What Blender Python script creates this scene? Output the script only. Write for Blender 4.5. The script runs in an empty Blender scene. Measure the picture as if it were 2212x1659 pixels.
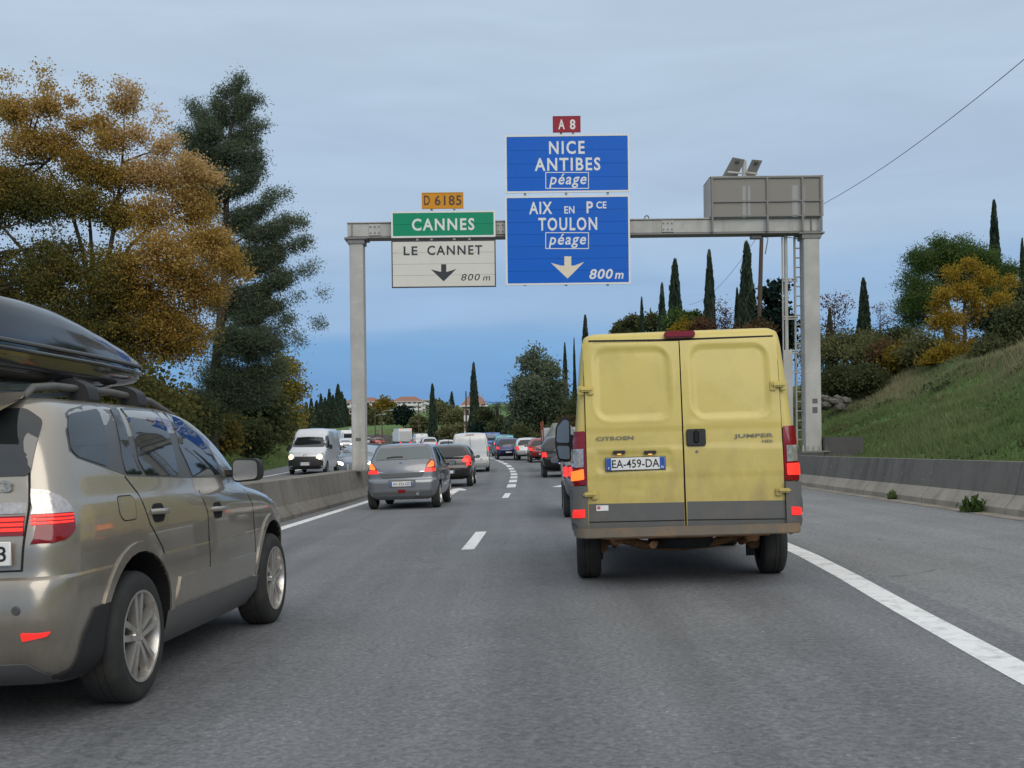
import bpy, bmesh, math, random
import numpy as np
from mathutils import Vector, Matrix
from mathutils.bvhtree import BVHTree
from mathutils.geometry import delaunay_2d_cdt
R = math.radians
random.seed(7)
rng = np.random.default_rng(11)
scene = bpy.context.scene
COL = scene.collection

# ------------------------------------------------------------------ camera
FPX, U0, V0, CAMH, ROLL = 2330.0, 1106.0, 970.0, 1.30, R(.7)   # measured on a 2212 px wide view of the photograph
cam_d = bpy.data.cameras.new('camera'); cam = bpy.data.objects.new('camera', cam_d); COL.objects.link(cam)
cam_d.sensor_width = 36; cam_d.lens = 36 * FPX / 2212
cam_d.shift_y = (V0 - 829.5) / 2212
cam_d.clip_start = .05; cam_d.clip_end = 9000
cam.location = (0, 0, CAMH)
cam.rotation_euler = (Matrix.Rotation(R(90), 4, 'X') @ Matrix.Rotation(-ROLL, 4, 'Z')).to_euler()
scene.camera = cam

# ------------------------------------------------------------------ sky, sun, exposure
SUN_EL, SUN_ROT = R(32), R(200)
world = bpy.data.worlds.new('World'); scene.world = world; world.use_nodes = True
def build_world():
    nt = world.node_tree; N = nt.nodes; L = nt.links; N.clear()
    out = N.new('ShaderNodeOutputWorld'); bg = N.new('ShaderNodeBackground'); L.new(bg.outputs[0], out.inputs[0])
    sky = N.new('ShaderNodeTexSky'); sky.sky_type = 'NISHITA'; sky.sun_disc = False
    sky.sun_elevation = SUN_EL; sky.sun_rotation = SUN_ROT; sky.dust_density = 3
    skm = N.new('ShaderNodeVectorMath'); skm.operation = 'SCALE'; skm.inputs[3].default_value = .05
    L.new(sky.outputs[0], skm.inputs[0])
    tc = N.new('ShaderNodeTexCoord'); sep = N.new('ShaderNodeSeparateXYZ'); L.new(tc.outputs['Generated'], sep.inputs[0])
    # closed stratus deck: darker and bluer low down, brightening towards the zenith
    ramp = N.new('ShaderNodeValToRGB'); cr = ramp.color_ramp; cr.interpolation = 'EASE'
    stops = [(0.0, (.155, .335, .640)), (.045, (.170, .360, .670)), (.085, (.205, .415, .715)), (.14, (.345, .520, .765)), (.21, (.450, .585, .765)), (.36, (.50, .625, .770)), (1.0, (1.02, 1.04, 1.05))]
    cr.elements[0].position, cr.elements[0].color = stops[0][0], (*stops[0][1], 1)
    cr.elements[1].position, cr.elements[1].color = stops[-1][0], (*stops[-1][1], 1)
    for p, c in stops[1:-1]:
        e = cr.elements.new(p); e.color = (*c, 1)
    # elevation warped by the streaky cloud noise
    mp = N.new('ShaderNodeMapping'); mp.inputs['Scale'].default_value = (1.1, 1.1, 6.5); mp.inputs['Rotation'].default_value = (0, R(4), 0)
    L.new(tc.outputs['Generated'], mp.inputs[0])
    n1 = N.new('ShaderNodeTexNoise'); n1.inputs['Scale'].default_value = 2.1; n1.inputs['Detail'].default_value = 6; n1.inputs['Roughness'].default_value = .55
    n1.inputs['Distortion'].default_value = .5
    L.new(mp.outputs[0], n1.inputs['Vector'])
    sub = N.new('ShaderNodeMath'); sub.operation = 'MULTIPLY_ADD'; sub.inputs[1].default_value = .12; sub.inputs[2].default_value = -.06
    L.new(n1.outputs[0], sub.inputs[0])
    ad = N.new('ShaderNodeMath'); ad.operation = 'ADD'; ad.use_clamp = True; L.new(sep.outputs[2], ad.inputs[0]); L.new(sub.outputs[0], ad.inputs[1])
    L.new(ad.outputs[0], ramp.inputs[0])
    mx = N.new('ShaderNodeMix'); mx.data_type = 'RGBA'; mx.inputs[0].default_value = .93
    L.new(skm.outputs[0], mx.inputs[6]); L.new(ramp.outputs[0], mx.inputs[7])
    n2 = N.new('ShaderNodeTexNoise'); n2.inputs['Scale'].default_value = 3.6; n2.inputs['Detail'].default_value = 8; n2.inputs['Distortion'].default_value = .8
    L.new(mp.outputs[0], n2.inputs['Vector'])
    mr = N.new('ShaderNodeMapRange'); mr.inputs[1].default_value = .3; mr.inputs[2].default_value = .75; mr.inputs[3].default_value = .935; mr.inputs[4].default_value = 1.055
    L.new(n2.outputs[0], mr.inputs[0])
    sc = N.new('ShaderNodeVectorMath'); sc.operation = 'SCALE'; L.new(mx.outputs[2], sc.inputs[0]); L.new(mr.outputs[0], sc.inputs[3])
    L.new(sc.outputs[0], bg.inputs[0]); bg.inputs[1].default_value = 1.0
build_world()
sun_d = bpy.data.lights.new('sun', 'SUN'); sun = bpy.data.objects.new('sun', sun_d); COL.objects.link(sun)
sun_d.energy = 1.5; sun_d.angle = R(50); sun_d.color = (1, .93, .83)
sun.rotation_euler = (R(90) - SUN_EL, 0, R(20)); sun.location = (0, -20, 40)
vs = scene.view_settings; vs.view_transform = 'Standard'; vs.look = 'None'; vs.gamma = 1; vs.use_curve_mapping = False; vs.exposure = 0.0

# ------------------------------------------------------------------ pixel helpers (2212 px wide view)
def unpx(u, v):
    du, dv = u - U0, v - V0
    return (du * math.cos(ROLL) - dv * math.sin(ROLL)) / FPX, (du * math.sin(ROLL) + dv * math.cos(ROLL)) / FPX
def at(u, v, Y):
    a, b = unpx(u, v); return Vector((a * Y, Y, CAMH - b * Y))

def pchip(xs, ys):
    xs = np.asarray(xs, float); ys = np.asarray(ys, float); h = np.diff(xs); d = np.diff(ys) / h
    m = np.zeros(len(xs)); m[0], m[-1] = d[0], d[-1]
    for i in range(1, len(xs) - 1):
        if d[i-1] * d[i] > 0:
            w1, w2 = 2*h[i] + h[i-1], h[i] + 2*h[i-1]; m[i] = (w1 + w2) / (w1/d[i-1] + w2/d[i])
    def f(x):
        x = np.clip(x, xs[0], xs[-1]); i = np.clip(np.searchsorted(xs, x) - 1, 0, len(h)-1); t = (x - xs[i]) / h[i]
        return ((1+2*t)*(1-t)**2*ys[i] + t*(1-t)**2*h[i]*m[i] + t*t*(3-2*t)*ys[i+1] + t*t*(t-1)*h[i]*m[i+1])
    return f
def sstep(a, b, x):
    t = np.clip((np.asarray(x, float) - a) / (b - a), 0, 1); return t*t*(3-2*t)

# ------------------------------------------------------------------ materials
def newmat(name):
    m = bpy.data.materials.new(name); m.use_nodes = True; return m, m.node_tree.nodes, m.node_tree.links, m.node_tree.nodes['Principled BSDF']
def mat(name, col, rough=.6, metal=0., coat=0., var=0., vscale=6., emit=None, estr=0., bump=0., bscale=40., dirt=None, spec=.5, alpha=1., dscale=2.5, damt=.5):
    m, N, L, P = newmat(name)
    P.inputs['Base Color'].default_value = (*col, 1); P.inputs['Roughness'].default_value = rough; P.inputs['Metallic'].default_value = metal
    P.inputs['Coat Weight'].default_value = coat; P.inputs['Coat Roughness'].default_value = .04; P.inputs['Specular IOR Level'].default_value = spec
    tc = N.new('ShaderNodeTexCoord'); last = None
    if var > 0:
        n = N.new('ShaderNodeTexNoise'); n.inputs['Scale'].default_value = vscale; n.inputs['Detail'].default_value = 5; L.new(tc.outputs['Object'], n.inputs['Vector'])
        mx = N.new('ShaderNodeMix'); mx.data_type = 'RGBA'; mx.inputs[6].default_value = (*[c*(1-var) for c in col], 1); mx.inputs[7].default_value = (*[min(1, c*(1+var)) for c in col], 1)
        L.new(n.outputs[0], mx.inputs[0]); last = mx.outputs[2]
        rr = N.new('ShaderNodeMapRange'); rr.inputs[3].default_value = max(.02, rough - .3*var - .02); rr.inputs[4].default_value = min(1, rough + .3*var + .02); L.new(n.outputs[0], rr.inputs[0]); L.new(rr.outputs[0], P.inputs['Roughness'])
    if dirt:
        n = N.new('ShaderNodeTexNoise'); n.inputs['Scale'].default_value = dscale; n.inputs['Detail'].default_value = 8; n.inputs['Roughness'].default_value = .65; L.new(tc.outputs['Object'], n.inputs['Vector'])
        mr = N.new('ShaderNodeMapRange'); mr.inputs[1].default_value = .48; mr.inputs[2].default_value = .72; mr.inputs[4].default_value = damt; L.new(n.outputs[0], mr.inputs[0])
        mx = N.new('ShaderNodeMix'); mx.data_type = 'RGBA'; L.new(mr.outputs[0], mx.inputs[0]); mx.inputs[7].default_value = (*dirt, 1)
        if last: L.new(last, mx.inputs[6])
        else: mx.inputs[6].default_value = (*col, 1)
        last = mx.outputs[2]
    if last: L.new(last, P.inputs['Base Color'])
    if bump > 0:
        n = N.new('ShaderNodeTexNoise'); n.inputs['Scale'].default_value = bscale; n.inputs['Detail'].default_value = 4; L.new(tc.outputs['Object'], n.inputs['Vector'])
        b = N.new('ShaderNodeBump'); b.inputs['Strength'].default_value = bump; b.inputs['Distance'].default_value = .02; L.new(n.outputs[0], b.inputs['Height']); L.new(b.outputs[0], P.inputs['Normal'])
    if emit:
        P.inputs['Emission Color'].default_value = (*emit, 1); P.inputs['Emission Strength'].default_value = estr
    return m
_paint = {}
def paint(col, metal=.35, rough=.32, dirt=True):
    k = (col, metal, rough)
    if k not in _paint:
        _paint[k] = mat('car_paint', col, rough, metal, coat=.85, var=.05, vscale=3, dirt=tuple(.5*c + .5*d for c, d in zip(col, (.16, .14, .12))) if dirt else None, damt=.35)
    return _paint[k]
def leafmat(name, cols, trans=.35):
    m, N, L, P = newmat(name); out = N['Material Output']
    a = N.new('ShaderNodeAttribute'); a.attribute_name = 'tint'
    r = N.new('ShaderNodeValToRGB'); L.new(a.outputs['Fac'], r.inputs[0])
    cr = r.color_ramp
    for i, c in enumerate(cols):
        p = i / (len(cols) - 1)
        if i == 0: e = cr.elements[0]; e.position = 0
        elif i == len(cols) - 1: e = cr.elements[-1]; e.position = 1
        else: e = cr.elements.new(p)
        e.color = (*c, 1)
    d = N.new('ShaderNodeBsdfDiffuse'); t = N.new('ShaderNodeBsdfTranslucent'); mx = N.new('ShaderNodeMixShader'); mx.inputs[0].default_value = trans
    L.new(r.outputs[0], d.inputs[0]); L.new(r.outputs[0], t.inputs[0]); L.new(d.outputs[0], mx.inputs[1]); L.new(t.outputs[0], mx.inputs[2]); L.new(mx.outputs[0], out.inputs[0])
    N.remove(P); return m

def asphalt(name, base, spk):
    m, N, L, P = newmat(name)
    tc = N.new('ShaderNodeTexCoord')
    def noise(s, d=4, r=.6, sc=None):
        n = N.new('ShaderNodeTexNoise'); n.inputs['Scale'].default_value = s; n.inputs['Detail'].default_value = d; n.inputs['Roughness'].default_value = r
        if sc:
            mp = N.new('ShaderNodeMapping'); mp.inputs['Scale'].default_value = sc; L.new(tc.outputs['Object'], mp.inputs[0]); L.new(mp.outputs[0], n.inputs['Vector'])
        else: L.new(tc.outputs['Object'], n.inputs['Vector'])
        return n
    fine = noise(30, 4, .75); patch = noise(.55, 5, .6); streak = noise(1.0, 4, .6, (2.2, .06, 1)); vor = N.new('ShaderNodeTexVoronoi'); vor.inputs['Scale'].default_value = 55; L.new(tc.outputs['Object'], vor.inputs['Vector'])
    def mixc(f, a, b):
        mx = N.new('ShaderNodeMix'); mx.data_type = 'RGBA'
        L.new(f, mx.inputs[0])
        for i, c in ((6, a), (7, b)):
            if isinstance(c, tuple): mx.inputs[i].default_value = (*c, 1)
            else: L.new(c, mx.inputs[i])
        return mx.outputs[2]
    def rangef(o, a, b, c=0., d=1.):
        r = N.new('ShaderNodeMapRange'); r.inputs[1].default_value = a; r.inputs[2].default_value = b; r.inputs[3].default_value = c; r.inputs[4].default_value = d; L.new(o, r.inputs[0]); return r.outputs[0]
    c0 = mixc(rangef(fine.outputs[0], .3, .7), tuple(.55*x for x in base), tuple(1.45*x for x in base))
    c1 = mixc(rangef(vor.outputs['Color'], .86, .97, 0, .75), c0, spk)
    def mult(c, f):
        v = N.new('ShaderNodeVectorMath'); v.operation = 'SCALE'; L.new(c, v.inputs[0]); L.new(f, v.inputs[3]); return v.outputs[0]
    c2 = mult(c1, rangef(patch.outputs[0], .3, .7, .88, 1.1)); c3 = mult(c2, rangef(streak.outputs[0], .3, .7, .86, 1.12))
    # traffic wear follows the lanes: dark wheel tracks, a drip line in mid lane, thin sealed cracks
    at_ = N.new('ShaderNodeAttribute'); at_.attribute_name = 'lane'; wv = noise(.8, 3, .6, (1, .15, 1))
    def gauss(center, width, depth):
        a = N.new('ShaderNodeMath'); a.operation = 'SUBTRACT'; a.inputs[1].default_value = center; L.new(at_.outputs['Fac'], a.inputs[0])
        b_ = N.new('ShaderNodeMath'); b_.operation = 'ABSOLUTE'; L.new(a.outputs[0], b_.inputs[0])
        r = N.new('ShaderNodeMapRange'); r.interpolation_type = 'SMOOTHSTEP'; r.inputs[1].default_value = 0; r.inputs[2].default_value = width; r.inputs[3].default_value = depth; r.inputs[4].default_value = 0; L.new(b_.outputs[0], r.inputs[0]); return r.outputs[0]
    tot = None
    for cc, ww, dd in ((-2.65, .5, .16), (-.95, .5, .16), (1.0, .5, .16), (2.75, .5, .16), (-1.8, .25, .10), (1.9, .25, .13), (-7.7, .5, .14), (-6.1, .5, .14), (-11.6, .5, .14), (-10, .5, .14)):
        g_ = gauss(cc, ww, dd)
        if tot is None: tot = g_
        else:
            ad = N.new('ShaderNodeMath'); ad.operation = 'ADD'; L.new(tot, ad.inputs[0]); L.new(g_, ad.inputs[1]); tot = ad.outputs[0]
    mw_ = N.new('ShaderNodeMath'); mw_.operation = 'MULTIPLY'; L.new(tot, mw_.inputs[0]); L.new(rangef(wv.outputs[0], .3, .7, .35, 1.5), mw_.inputs[1])
    inv = N.new('ShaderNodeMath'); inv.operation = 'SUBTRACT'; inv.inputs[0].default_value = 1.06; L.new(mw_.outputs[0], inv.inputs[1]); c3 = mult(c3, inv.outputs[0])
    vc = N.new('ShaderNodeTexVoronoi'); vc.feature = 'DISTANCE_TO_EDGE'; vc.inputs['Scale'].default_value = .23; dn_ = noise(1.3, 5, .6); dsp = N.new('ShaderNodeVectorMath'); dsp.operation = 'MULTIPLY_ADD'; L.new(dn_.outputs['Color'], dsp.inputs[0]); dsp.inputs[1].default_value = (1.3, 1.3, 0); L.new(tc.outputs['Object'], dsp.inputs[2]); L.new(dsp.outputs[0], vc.inputs['Vector'])
    ck = N.new('ShaderNodeMath'); ck.operation = 'MULTIPLY'; L.new(rangef(vc.outputs['Distance'], .0015, .004, 1, 0), ck.inputs[0]); L.new(rangef(patch.outputs[0], .5, .58, 0, .42), ck.inputs[1])
    c3 = mixc(ck.outputs[0], c3, (.035, .035, .036))
    L.new(c3, P.inputs['Base Color']); P.inputs['Roughness'].default_value = .72; P.inputs['Specular IOR Level'].default_value = .35
    b = N.new('ShaderNodeBump'); b.inputs['Strength'].default_value = .55; b.inputs['Distance'].default_value = .012; L.new(fine.outputs[0], b.inputs['Height']); L.new(b.outputs[0], P.inputs['Normal'])
    return m

def streaked(name, base, dark, light, scale=1.0, bump=.5):
    m, N, L, P = newmat(name); tc = N.new('ShaderNodeTexCoord')
    def noise(s, sc, d=6, r=.6):
        mp = N.new('ShaderNodeMapping'); mp.inputs['Scale'].default_value = sc; L.new(tc.outputs['Object'], mp.inputs[0]); n = N.new('ShaderNodeTexNoise'); n.inputs['Scale'].default_value = s*scale; n.inputs['Detail'].default_value = d; n.inputs['Roughness'].default_value = r; L.new(mp.outputs[0], n.inputs['Vector']); return n.outputs[0]
    def rg(o, a, b, c=0., d=1.):
        r = N.new('ShaderNodeMapRange'); r.inputs[1].default_value = a; r.inputs[2].default_value = b; r.inputs[3].default_value = c; r.inputs[4].default_value = d; L.new(o, r.inputs[0]); return r.outputs[0]
    def mix(f, a, b):
        x = N.new('ShaderNodeMix'); x.data_type = 'RGBA'; L.new(f, x.inputs[0])
        for i, c in ((6, a), (7, b)):
            if isinstance(c, tuple): x.inputs[i].default_value = (*c, 1)
            else: L.new(c, x.inputs[i])
        return x.outputs[2]
    c = mix(rg(noise(1.1, (1, 1, 1)), .35, .68), base, tuple(.72*x for x in base))
    c = mix(rg(noise(2.6, (1, 1, .10)), .50, .72, 0, .85), c, dark)          # rain streaks
    c = mix(rg(noise(7.0, (1, .35, 1.4)), .60, .74, 0, .6), c, light)          # chips and scuffs
    c = mix(rg(noise(24., (1, 1, 1), 3), .62, .78, 0, .5), c, dark)            # pitting
    L.new(c, P.inputs['Base Color']); P.inputs['Roughness'].default_value = .88
    b = N.new('ShaderNodeBump'); b.inputs['Strength'].default_value = bump; b.inputs['Distance'].default_value = .02; L.new(noise(26, (1, 1, 1), 5), b.inputs['Height']); L.new(b.outputs[0], P.inputs['Normal'])
    return m
def road_film(name, col, film, rough=.36, coat=.35, z0=.5, z1=1.5):
    """paint with a film of road dirt that thins out upwards"""
    m = mat(name, col, rough, 0, coat=coat, var=.05, vscale=2.2, dirt=tuple(.7*c for c in col), dscale=3.2, damt=.45); N, L = m.node_tree.nodes, m.node_tree.links; P = N['Principled BSDF']
    src = P.inputs['Base Color'].links[0].from_socket; tc = N.new('ShaderNodeTexCoord'); sp = N.new('ShaderNodeSeparateXYZ'); L.new(tc.outputs['Object'], sp.inputs[0])
    r = N.new('ShaderNodeMapRange'); r.inputs[1].default_value = z0; r.inputs[2].default_value = z1; r.inputs[3].default_value = .95; r.inputs[4].default_value = 0.06; L.new(sp.outputs[2], r.inputs[0])
    n = N.new('ShaderNodeTexNoise'); n.inputs['Scale'].default_value = 5; n.inputs['Detail'].default_value = 8; n.inputs['Roughness'].default_value = .7; mp = N.new('ShaderNodeMapping'); mp.inputs['Scale'].default_value = (1, 1, .45); L.new(tc.outputs['Object'], mp.inputs[0]); L.new(mp.outputs[0], n.inputs['Vector'])
    nr = N.new('ShaderNodeMapRange'); nr.inputs[1].default_value = .3; nr.inputs[2].default_value = .75; L.new(n.outputs[0], nr.inputs[0]); f = N.new('ShaderNodeMath'); f.operation = 'MULTIPLY'; L.new(r.outputs[0], f.inputs[0]); L.new(nr.outputs[0], f.inputs[1])
    x = N.new('ShaderNodeMix'); x.data_type = 'RGBA'; L.new(f.outputs[0], x.inputs[0]); L.new(src, x.inputs[6]); x.inputs[7].default_value = (*film, 1); L.new(x.outputs[2], P.inputs['Base Color']); return m
M = {}
M['asphalt'] = asphalt('asphalt', (.150, .153, .158), (.30, .30, .29))
M['asphalt2'] = asphalt('asphalt_shoulder', (.185, .185, .183), (.34, .33, .31))
M['roadpaint'] = mat('road_paint', (.78, .78, .76), .6, var=.10, vscale=9, dirt=(.34, .33, .32), dscale=7, damt=.75, bump=.3, bscale=60)
M['concrete_dark'] = streaked('median_concrete', (.21, .19, .16), (.085, .075, .058), (.30, .27, .23))
M['concrete'] = streaked('barrier_concrete', (.185, .170, .15), (.08, .074, .066), (.36, .33, .29))
M['concrete_light'] = streaked('scuffed_concrete', (.40, .355, .29), (.24, .20, .16), (.52, .47, .40))
M['galva'] = streaked('galvanised_steel', (.50, .485, .45), (.30, .27, .22), (.58, .57, .55), .8, .05)
M['galva_dark'] = mat('shaded_steel', (.20, .19, .18), .6, .3, var=.1)  # darker copy of the galvanised steel, shade put into its colour
M['mesh_sheet'] = mat('sheet_metal', (.36, .34, .30), .55, .2, var=.12, vscale=3)
M['dark'] = mat('dark_plastic', (.018, .018, .019), .55, var=.2)
M['black'] = mat('gap_black', (.006, .006, .006), .8)
M['rubber'] = mat('tyre_rubber', (.022, .022, .022), .8, var=.25, vscale=20, dirt=(.07, .062, .052), dscale=6, damt=.5)
M['trim'] = mat('grey_trim', (.105, .105, .105), .6, var=.12, vscale=7, dirt=(.16, .135, .105), dscale=4, damt=.6)
M['rim'] = mat('alloy_rim', (.62, .60, .57), .3, .75, var=.08, dirt=(.25, .20, .15), dscale=9, damt=.6)
M['chrome'] = mat('chrome', (.75, .75, .75), .12, 1.)
M['glass'] = mat('tinted_glass', (.016, .019, .021), .03, 0, spec=.9)
M['glass_pale'] = mat('window_glass', (.11, .13, .13), .04, 0, spec=.9)
M['red_lens'] = mat('red_lens', (.21, .003, .007), .10, coat=.35, var=.25, vscale=50)
M['red_lit'] = mat('lit_tail_lamp', (.25, .004, .004), .2, emit=(1, .030, .018), estr=1.7)
M['amber_lit'] = mat('lit_indicator', (.4, .06, .01), .2, emit=(1, .16, .02), estr=1.7)
M['red_ref'] = mat('glowing_reflector', (.75, .03, .03), .15, emit=(1, .04, .03), estr=.55)  # no lamp: the light a reflector returns is painted as emission
M['clear_lens'] = mat('clear_lens', (.48, .45, .44), .08, .6, var=.5, vscale=45)
M['head_lit'] = mat('lit_head_lamp', (.9, .8, .5), .2, emit=(1, .64, .26), estr=6.)
M['head_white'] = mat('lit_white_lamp', (.9, .9, .7), .2, emit=(1, .93, .66), estr=6.)
M['plate_white'] = mat('plate_white', (.74, .74, .72), .45, var=.04)
M['plate_blue'] = mat('plate_blue', (.015, .08, .36), .45)
M['ink'] = mat('plate_ink', (.012, .012, .014), .5)
M['white'] = mat('white_plain', (.78, .78, .77), .5)
M['rust'] = mat('rusty_underbody', (.42, .22, .10), .8, var=.35, vscale=14, dirt=(.05, .035, .025), dscale=9, damt=.8)
M['warm_lamp'] = mat('lit_plate_lamp', (.9, .6, .2), .3, emit=(1, .55, .15), estr=2.0)
M['bark'] = mat('bark', (.050, .038, .030), .9, var=.3, vscale=8, bump=.6, bscale=14)
M['stem'] = mat('shrub_stem', (.09, .07, .05), .9, var=.3)
M['wood_pole'] = mat('pole_wood', (.085, .055, .038), .85, var=.25, vscale=5)

# ------------------------------------------------------------------ object helpers
def setp(o, label=None, cat=None, group=None, kind=None):
    if label: o['label'] = label
    if cat: o['category'] = cat
    if group: o['group'] = group
    if kind: o['kind'] = kind
    return o
def empty(name, loc, rz=0, label=None, cat=None, group=None):
    o = bpy.data.objects.new(name, None); COL.objects.link(o); o.location = loc; o.rotation_euler = (0, 0, rz); o.empty_display_size = .2
    return setp(o, label, cat, group)
def link(name, me, m=None, parent=None, label=None, cat=None, group=None, kind=None, smooth=None):
    me.name = name; o = bpy.data.objects.new(name, me); COL.objects.link(o)
    if m is not None and not me.materials:
        for x in (m if isinstance(m, (list, tuple)) else [m]): me.materials.append(x)
    if parent is not None: o.parent = parent
    if smooth is not None:
        me.polygons.foreach_set('use_smooth', [True]*len(me.polygons))
        if smooth < 179: me.set_sharp_from_angle(angle=R(smooth))
    return setp(o, label, cat, group, kind)

class MB:
    """collects verts and faces of one mesh"""
    def __init__(s): s.v = []; s.f = []; s.mi = []; s.cur = 0
    def add(s, vs_, fs_):
        o = len(s.v); s.v += [tuple(p) for p in vs_]; s.f += [tuple(i + o for i in f) for f in fs_]; s.mi += [s.cur]*len(fs_); return s
    def box(s, c, d, rot=None):
        x, y, z = d[0]/2, d[1]/2, d[2]/2
        vs_ = [Vector(p) for p in ((-x,-y,-z),(x,-y,-z),(x,y,-z),(-x,y,-z),(-x,-y,z),(x,-y,z),(x,y,z),(-x,y,z))]
        if rot is not None: vs_ = [rot @ p for p in vs_]
        return s.add([p + Vector(c) for p in vs_], [(0,3,2,1),(4,5,6,7),(0,1,5,4),(1,2,6,5),(2,3,7,6),(3,0,4,7)])
    def tube(s, pts, rad, n=8, cap=True):
        pts = [Vector(p) for p in pts]; rad = rad if isinstance(rad, (list, tuple)) else [rad]*len(pts); rings = []
        up = None
        for i, p in enumerate(pts):
            d = (pts[min(i+1, len(pts)-1)] - pts[max(i-1, 0)]).normalized()
            if up is None: up = d.orthogonal().normalized()
            up = (up - d*up.dot(d)).normalized(); sd = d.cross(up)
            rings.append([p + (up*math.cos(2*math.pi*k/n) + sd*math.sin(2*math.pi*k/n))*rad[i] for k in range(n)])
        vs_ = [q for r in rings for q in r]; fs_ = []
        for i in range(len(pts)-1):
            for k in range(n): fs_.append((i*n+k, i*n+(k+1)%n, (i+1)*n+(k+1)%n, (i+1)*n+k))
        if cap: fs_ += [tuple(range(n-1, -1, -1)), tuple((len(pts)-1)*n + k for k in range(n))]
        return s.add(vs_, fs_)
    def prism(s, poly, y0, y1, axis='y'):
        """poly in (a,b); axis y: (x,z) extruded in y; axis x: (y,z) extruded in x; axis z: (x,y) extruded in z"""
        n = len(poly); area = sum(poly[i][0]*poly[(i+1)%n][1] - poly[(i+1)%n][0]*poly[i][1] for i in range(n))
        if area < 0: poly = poly[::-1]
        mk = {'y': lambda a, b, t: (a, t, b), 'x': lambda a, b, t: (t, a, b), 'z': lambda a, b, t: (a, b, t)}[axis]
        vs_ = [mk(a, b, y0) for a, b in poly] + [mk(a, b, y1) for a, b in poly]
        lo, hi = tuple(range(n)), tuple(range(n, 2*n)); sd = [(i, (i+1)%n, n+(i+1)%n, n+i) for i in range(n)]
        fl = (axis == 'y')
        fs_ = [lo if fl else lo[::-1], hi[::-1] if fl else hi] + [f[::-1] if fl else f for f in sd]
        return s.add(vs_, fs_)
    def lathe(s, prof, axis='x', n=28, c=(0,0,0)):
        """prof: (r, a) pairs; a along axis"""
        vs_ = []
        for r, a in prof:
            for k in range(n):
                t = 2*math.pi*k/n; p, q = r*math.cos(t), r*math.sin(t)
                vs_.append({'x': (a, p, q), 'y': (p, a, q), 'z': (p, q, a)}[axis])
        fs_ = [(i*n+k, i*n+(k+1)%n, (i+1)*n+(k+1)%n, (i+1)*n+k) for i in range(len(prof)-1) for k in range(n)]
        return s.add([Vector(v) + Vector(c) for v in vs_], fs_)
    def mesh(s, bevel=0, seg=2, xf=None):
        me = bpy.data.meshes.new('m'); vs_ = s.v if xf is None else [tuple(xf @ Vector(p)) for p in s.v]
        me.from_pydata(vs_, [], s.f)
        if any(s.mi): me.polygons.foreach_set('material_index', s.mi)
        if bevel:
            bm = bmesh.new(); bm.from_mesh(me); bmesh.ops.remove_doubles(bm, verts=bm.verts, dist=1e-5)
            es = [e for e in bm.edges if len(e.link_faces) == 2 and e.calc_face_angle(0) > .6]
            bmesh.ops.bevel(bm, geom=es, offset=bevel, segments=seg, affect='EDGES', clamp_overlap=True); bm.to_mesh(me); bm.free()
        bm = bmesh.new(); bm.from_mesh(me); bmesh.ops.recalc_face_normals(bm, faces=bm.faces); bm.to_mesh(me); bm.free()
        return me
    def obj(s, name, m, parent=None, label=None, cat=None, group=None, kind=None, bevel=0, seg=2, smooth=None, xf=None):
        if bevel and smooth is None: smooth = 40
        return link(name, s.mesh(bevel, seg, xf), m, parent, label, cat, group, kind, smooth)

def roundpoly(pts, r, n=4):
    out = []; N_ = len(pts); r = r if isinstance(r, (list, tuple)) else [r]*N_
    for i in range(N_):
        p, a, b = Vector(pts[i]), Vector(pts[i-1]), Vector(pts[(i+1) % N_])
        if r[i] <= 0: out.append(tuple(p)); continue
        d1, d2 = (a-p), (b-p); k = min(r[i], d1.length*.48, d2.length*.48); s_, e_ = p + d1.normalized()*k, p + d2.normalized()*k
        for j in range(n+1):
            t = j/n; q = s_*(1-t)**2 + p*2*t*(1-t) + e_*t*t; out.append(tuple(q))
    return out
def rect(x0, x1, z0, z1): return [(x0, z0), (x1, z0), (x1, z1), (x0, z1)]

_txt = {}
def text_geo(s, bold=0., shear=0., space=1.):
    """flat outline text from the built-in font: verts (x,z) with cap height 1, faces, width"""
    k = (s, bold, shear, space)
    if k in _txt: return _txt[k]
    c = bpy.data.curves.new('t', 'FONT'); c.body = s; c.size = 1; c.offset = bold; c.shear = shear; c.space_character = space; c.resolution_u = 3
    o = bpy.data.objects.new('t', c); COL.objects.link(o); bpy.context.view_layer.update()
    me = o.evaluated_get(bpy.context.evaluated_depsgraph_get()).to_mesh()
    v = np.array([p.co[:2] for p in me.vertices]); f = [tuple(p.vertices) for p in me.polygons]
    o.to_mesh_clear(); bpy.data.objects.remove(o); bpy.data.curves.remove(c)
    _txt[k] = (v, f); return _txt[k]
_cap = {}
def text_obj(name, s, m, parent, x0, x1, zbase, cap, y, bold=.012, shear=0., space=1.05, face=-1, xf=None, label=None):
    """text in plane y=const read from -y (face=-1) or from +y (face=+1), fitted between x0 and x1, cap height cap"""
    v, f = text_geo(s, bold, shear, space)
    ch = 'H' if s.upper() == s else 'H'
    if ch not in _cap: _cap[ch] = text_geo(ch)[0][:, 1].max()
    w = v[:, 0].max() - v[:, 0].min(); X = (v[:, 0] - v[:, 0].min()) / w
    X = x0 + X*(x1-x0) if face < 0 else x1 - X*(x1-x0)
    Z = zbase + v[:, 1] / _cap[ch] * cap
    me = bpy.data.meshes.new(name); vv = [(a, y, b) for a, b in zip(X, Z)]
    if xf is not None: vv = [tuple(xf @ Vector(p)) for p in vv]
    me.from_pydata(vv, [], f)
    return link(name, me, m, parent, label)
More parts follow.
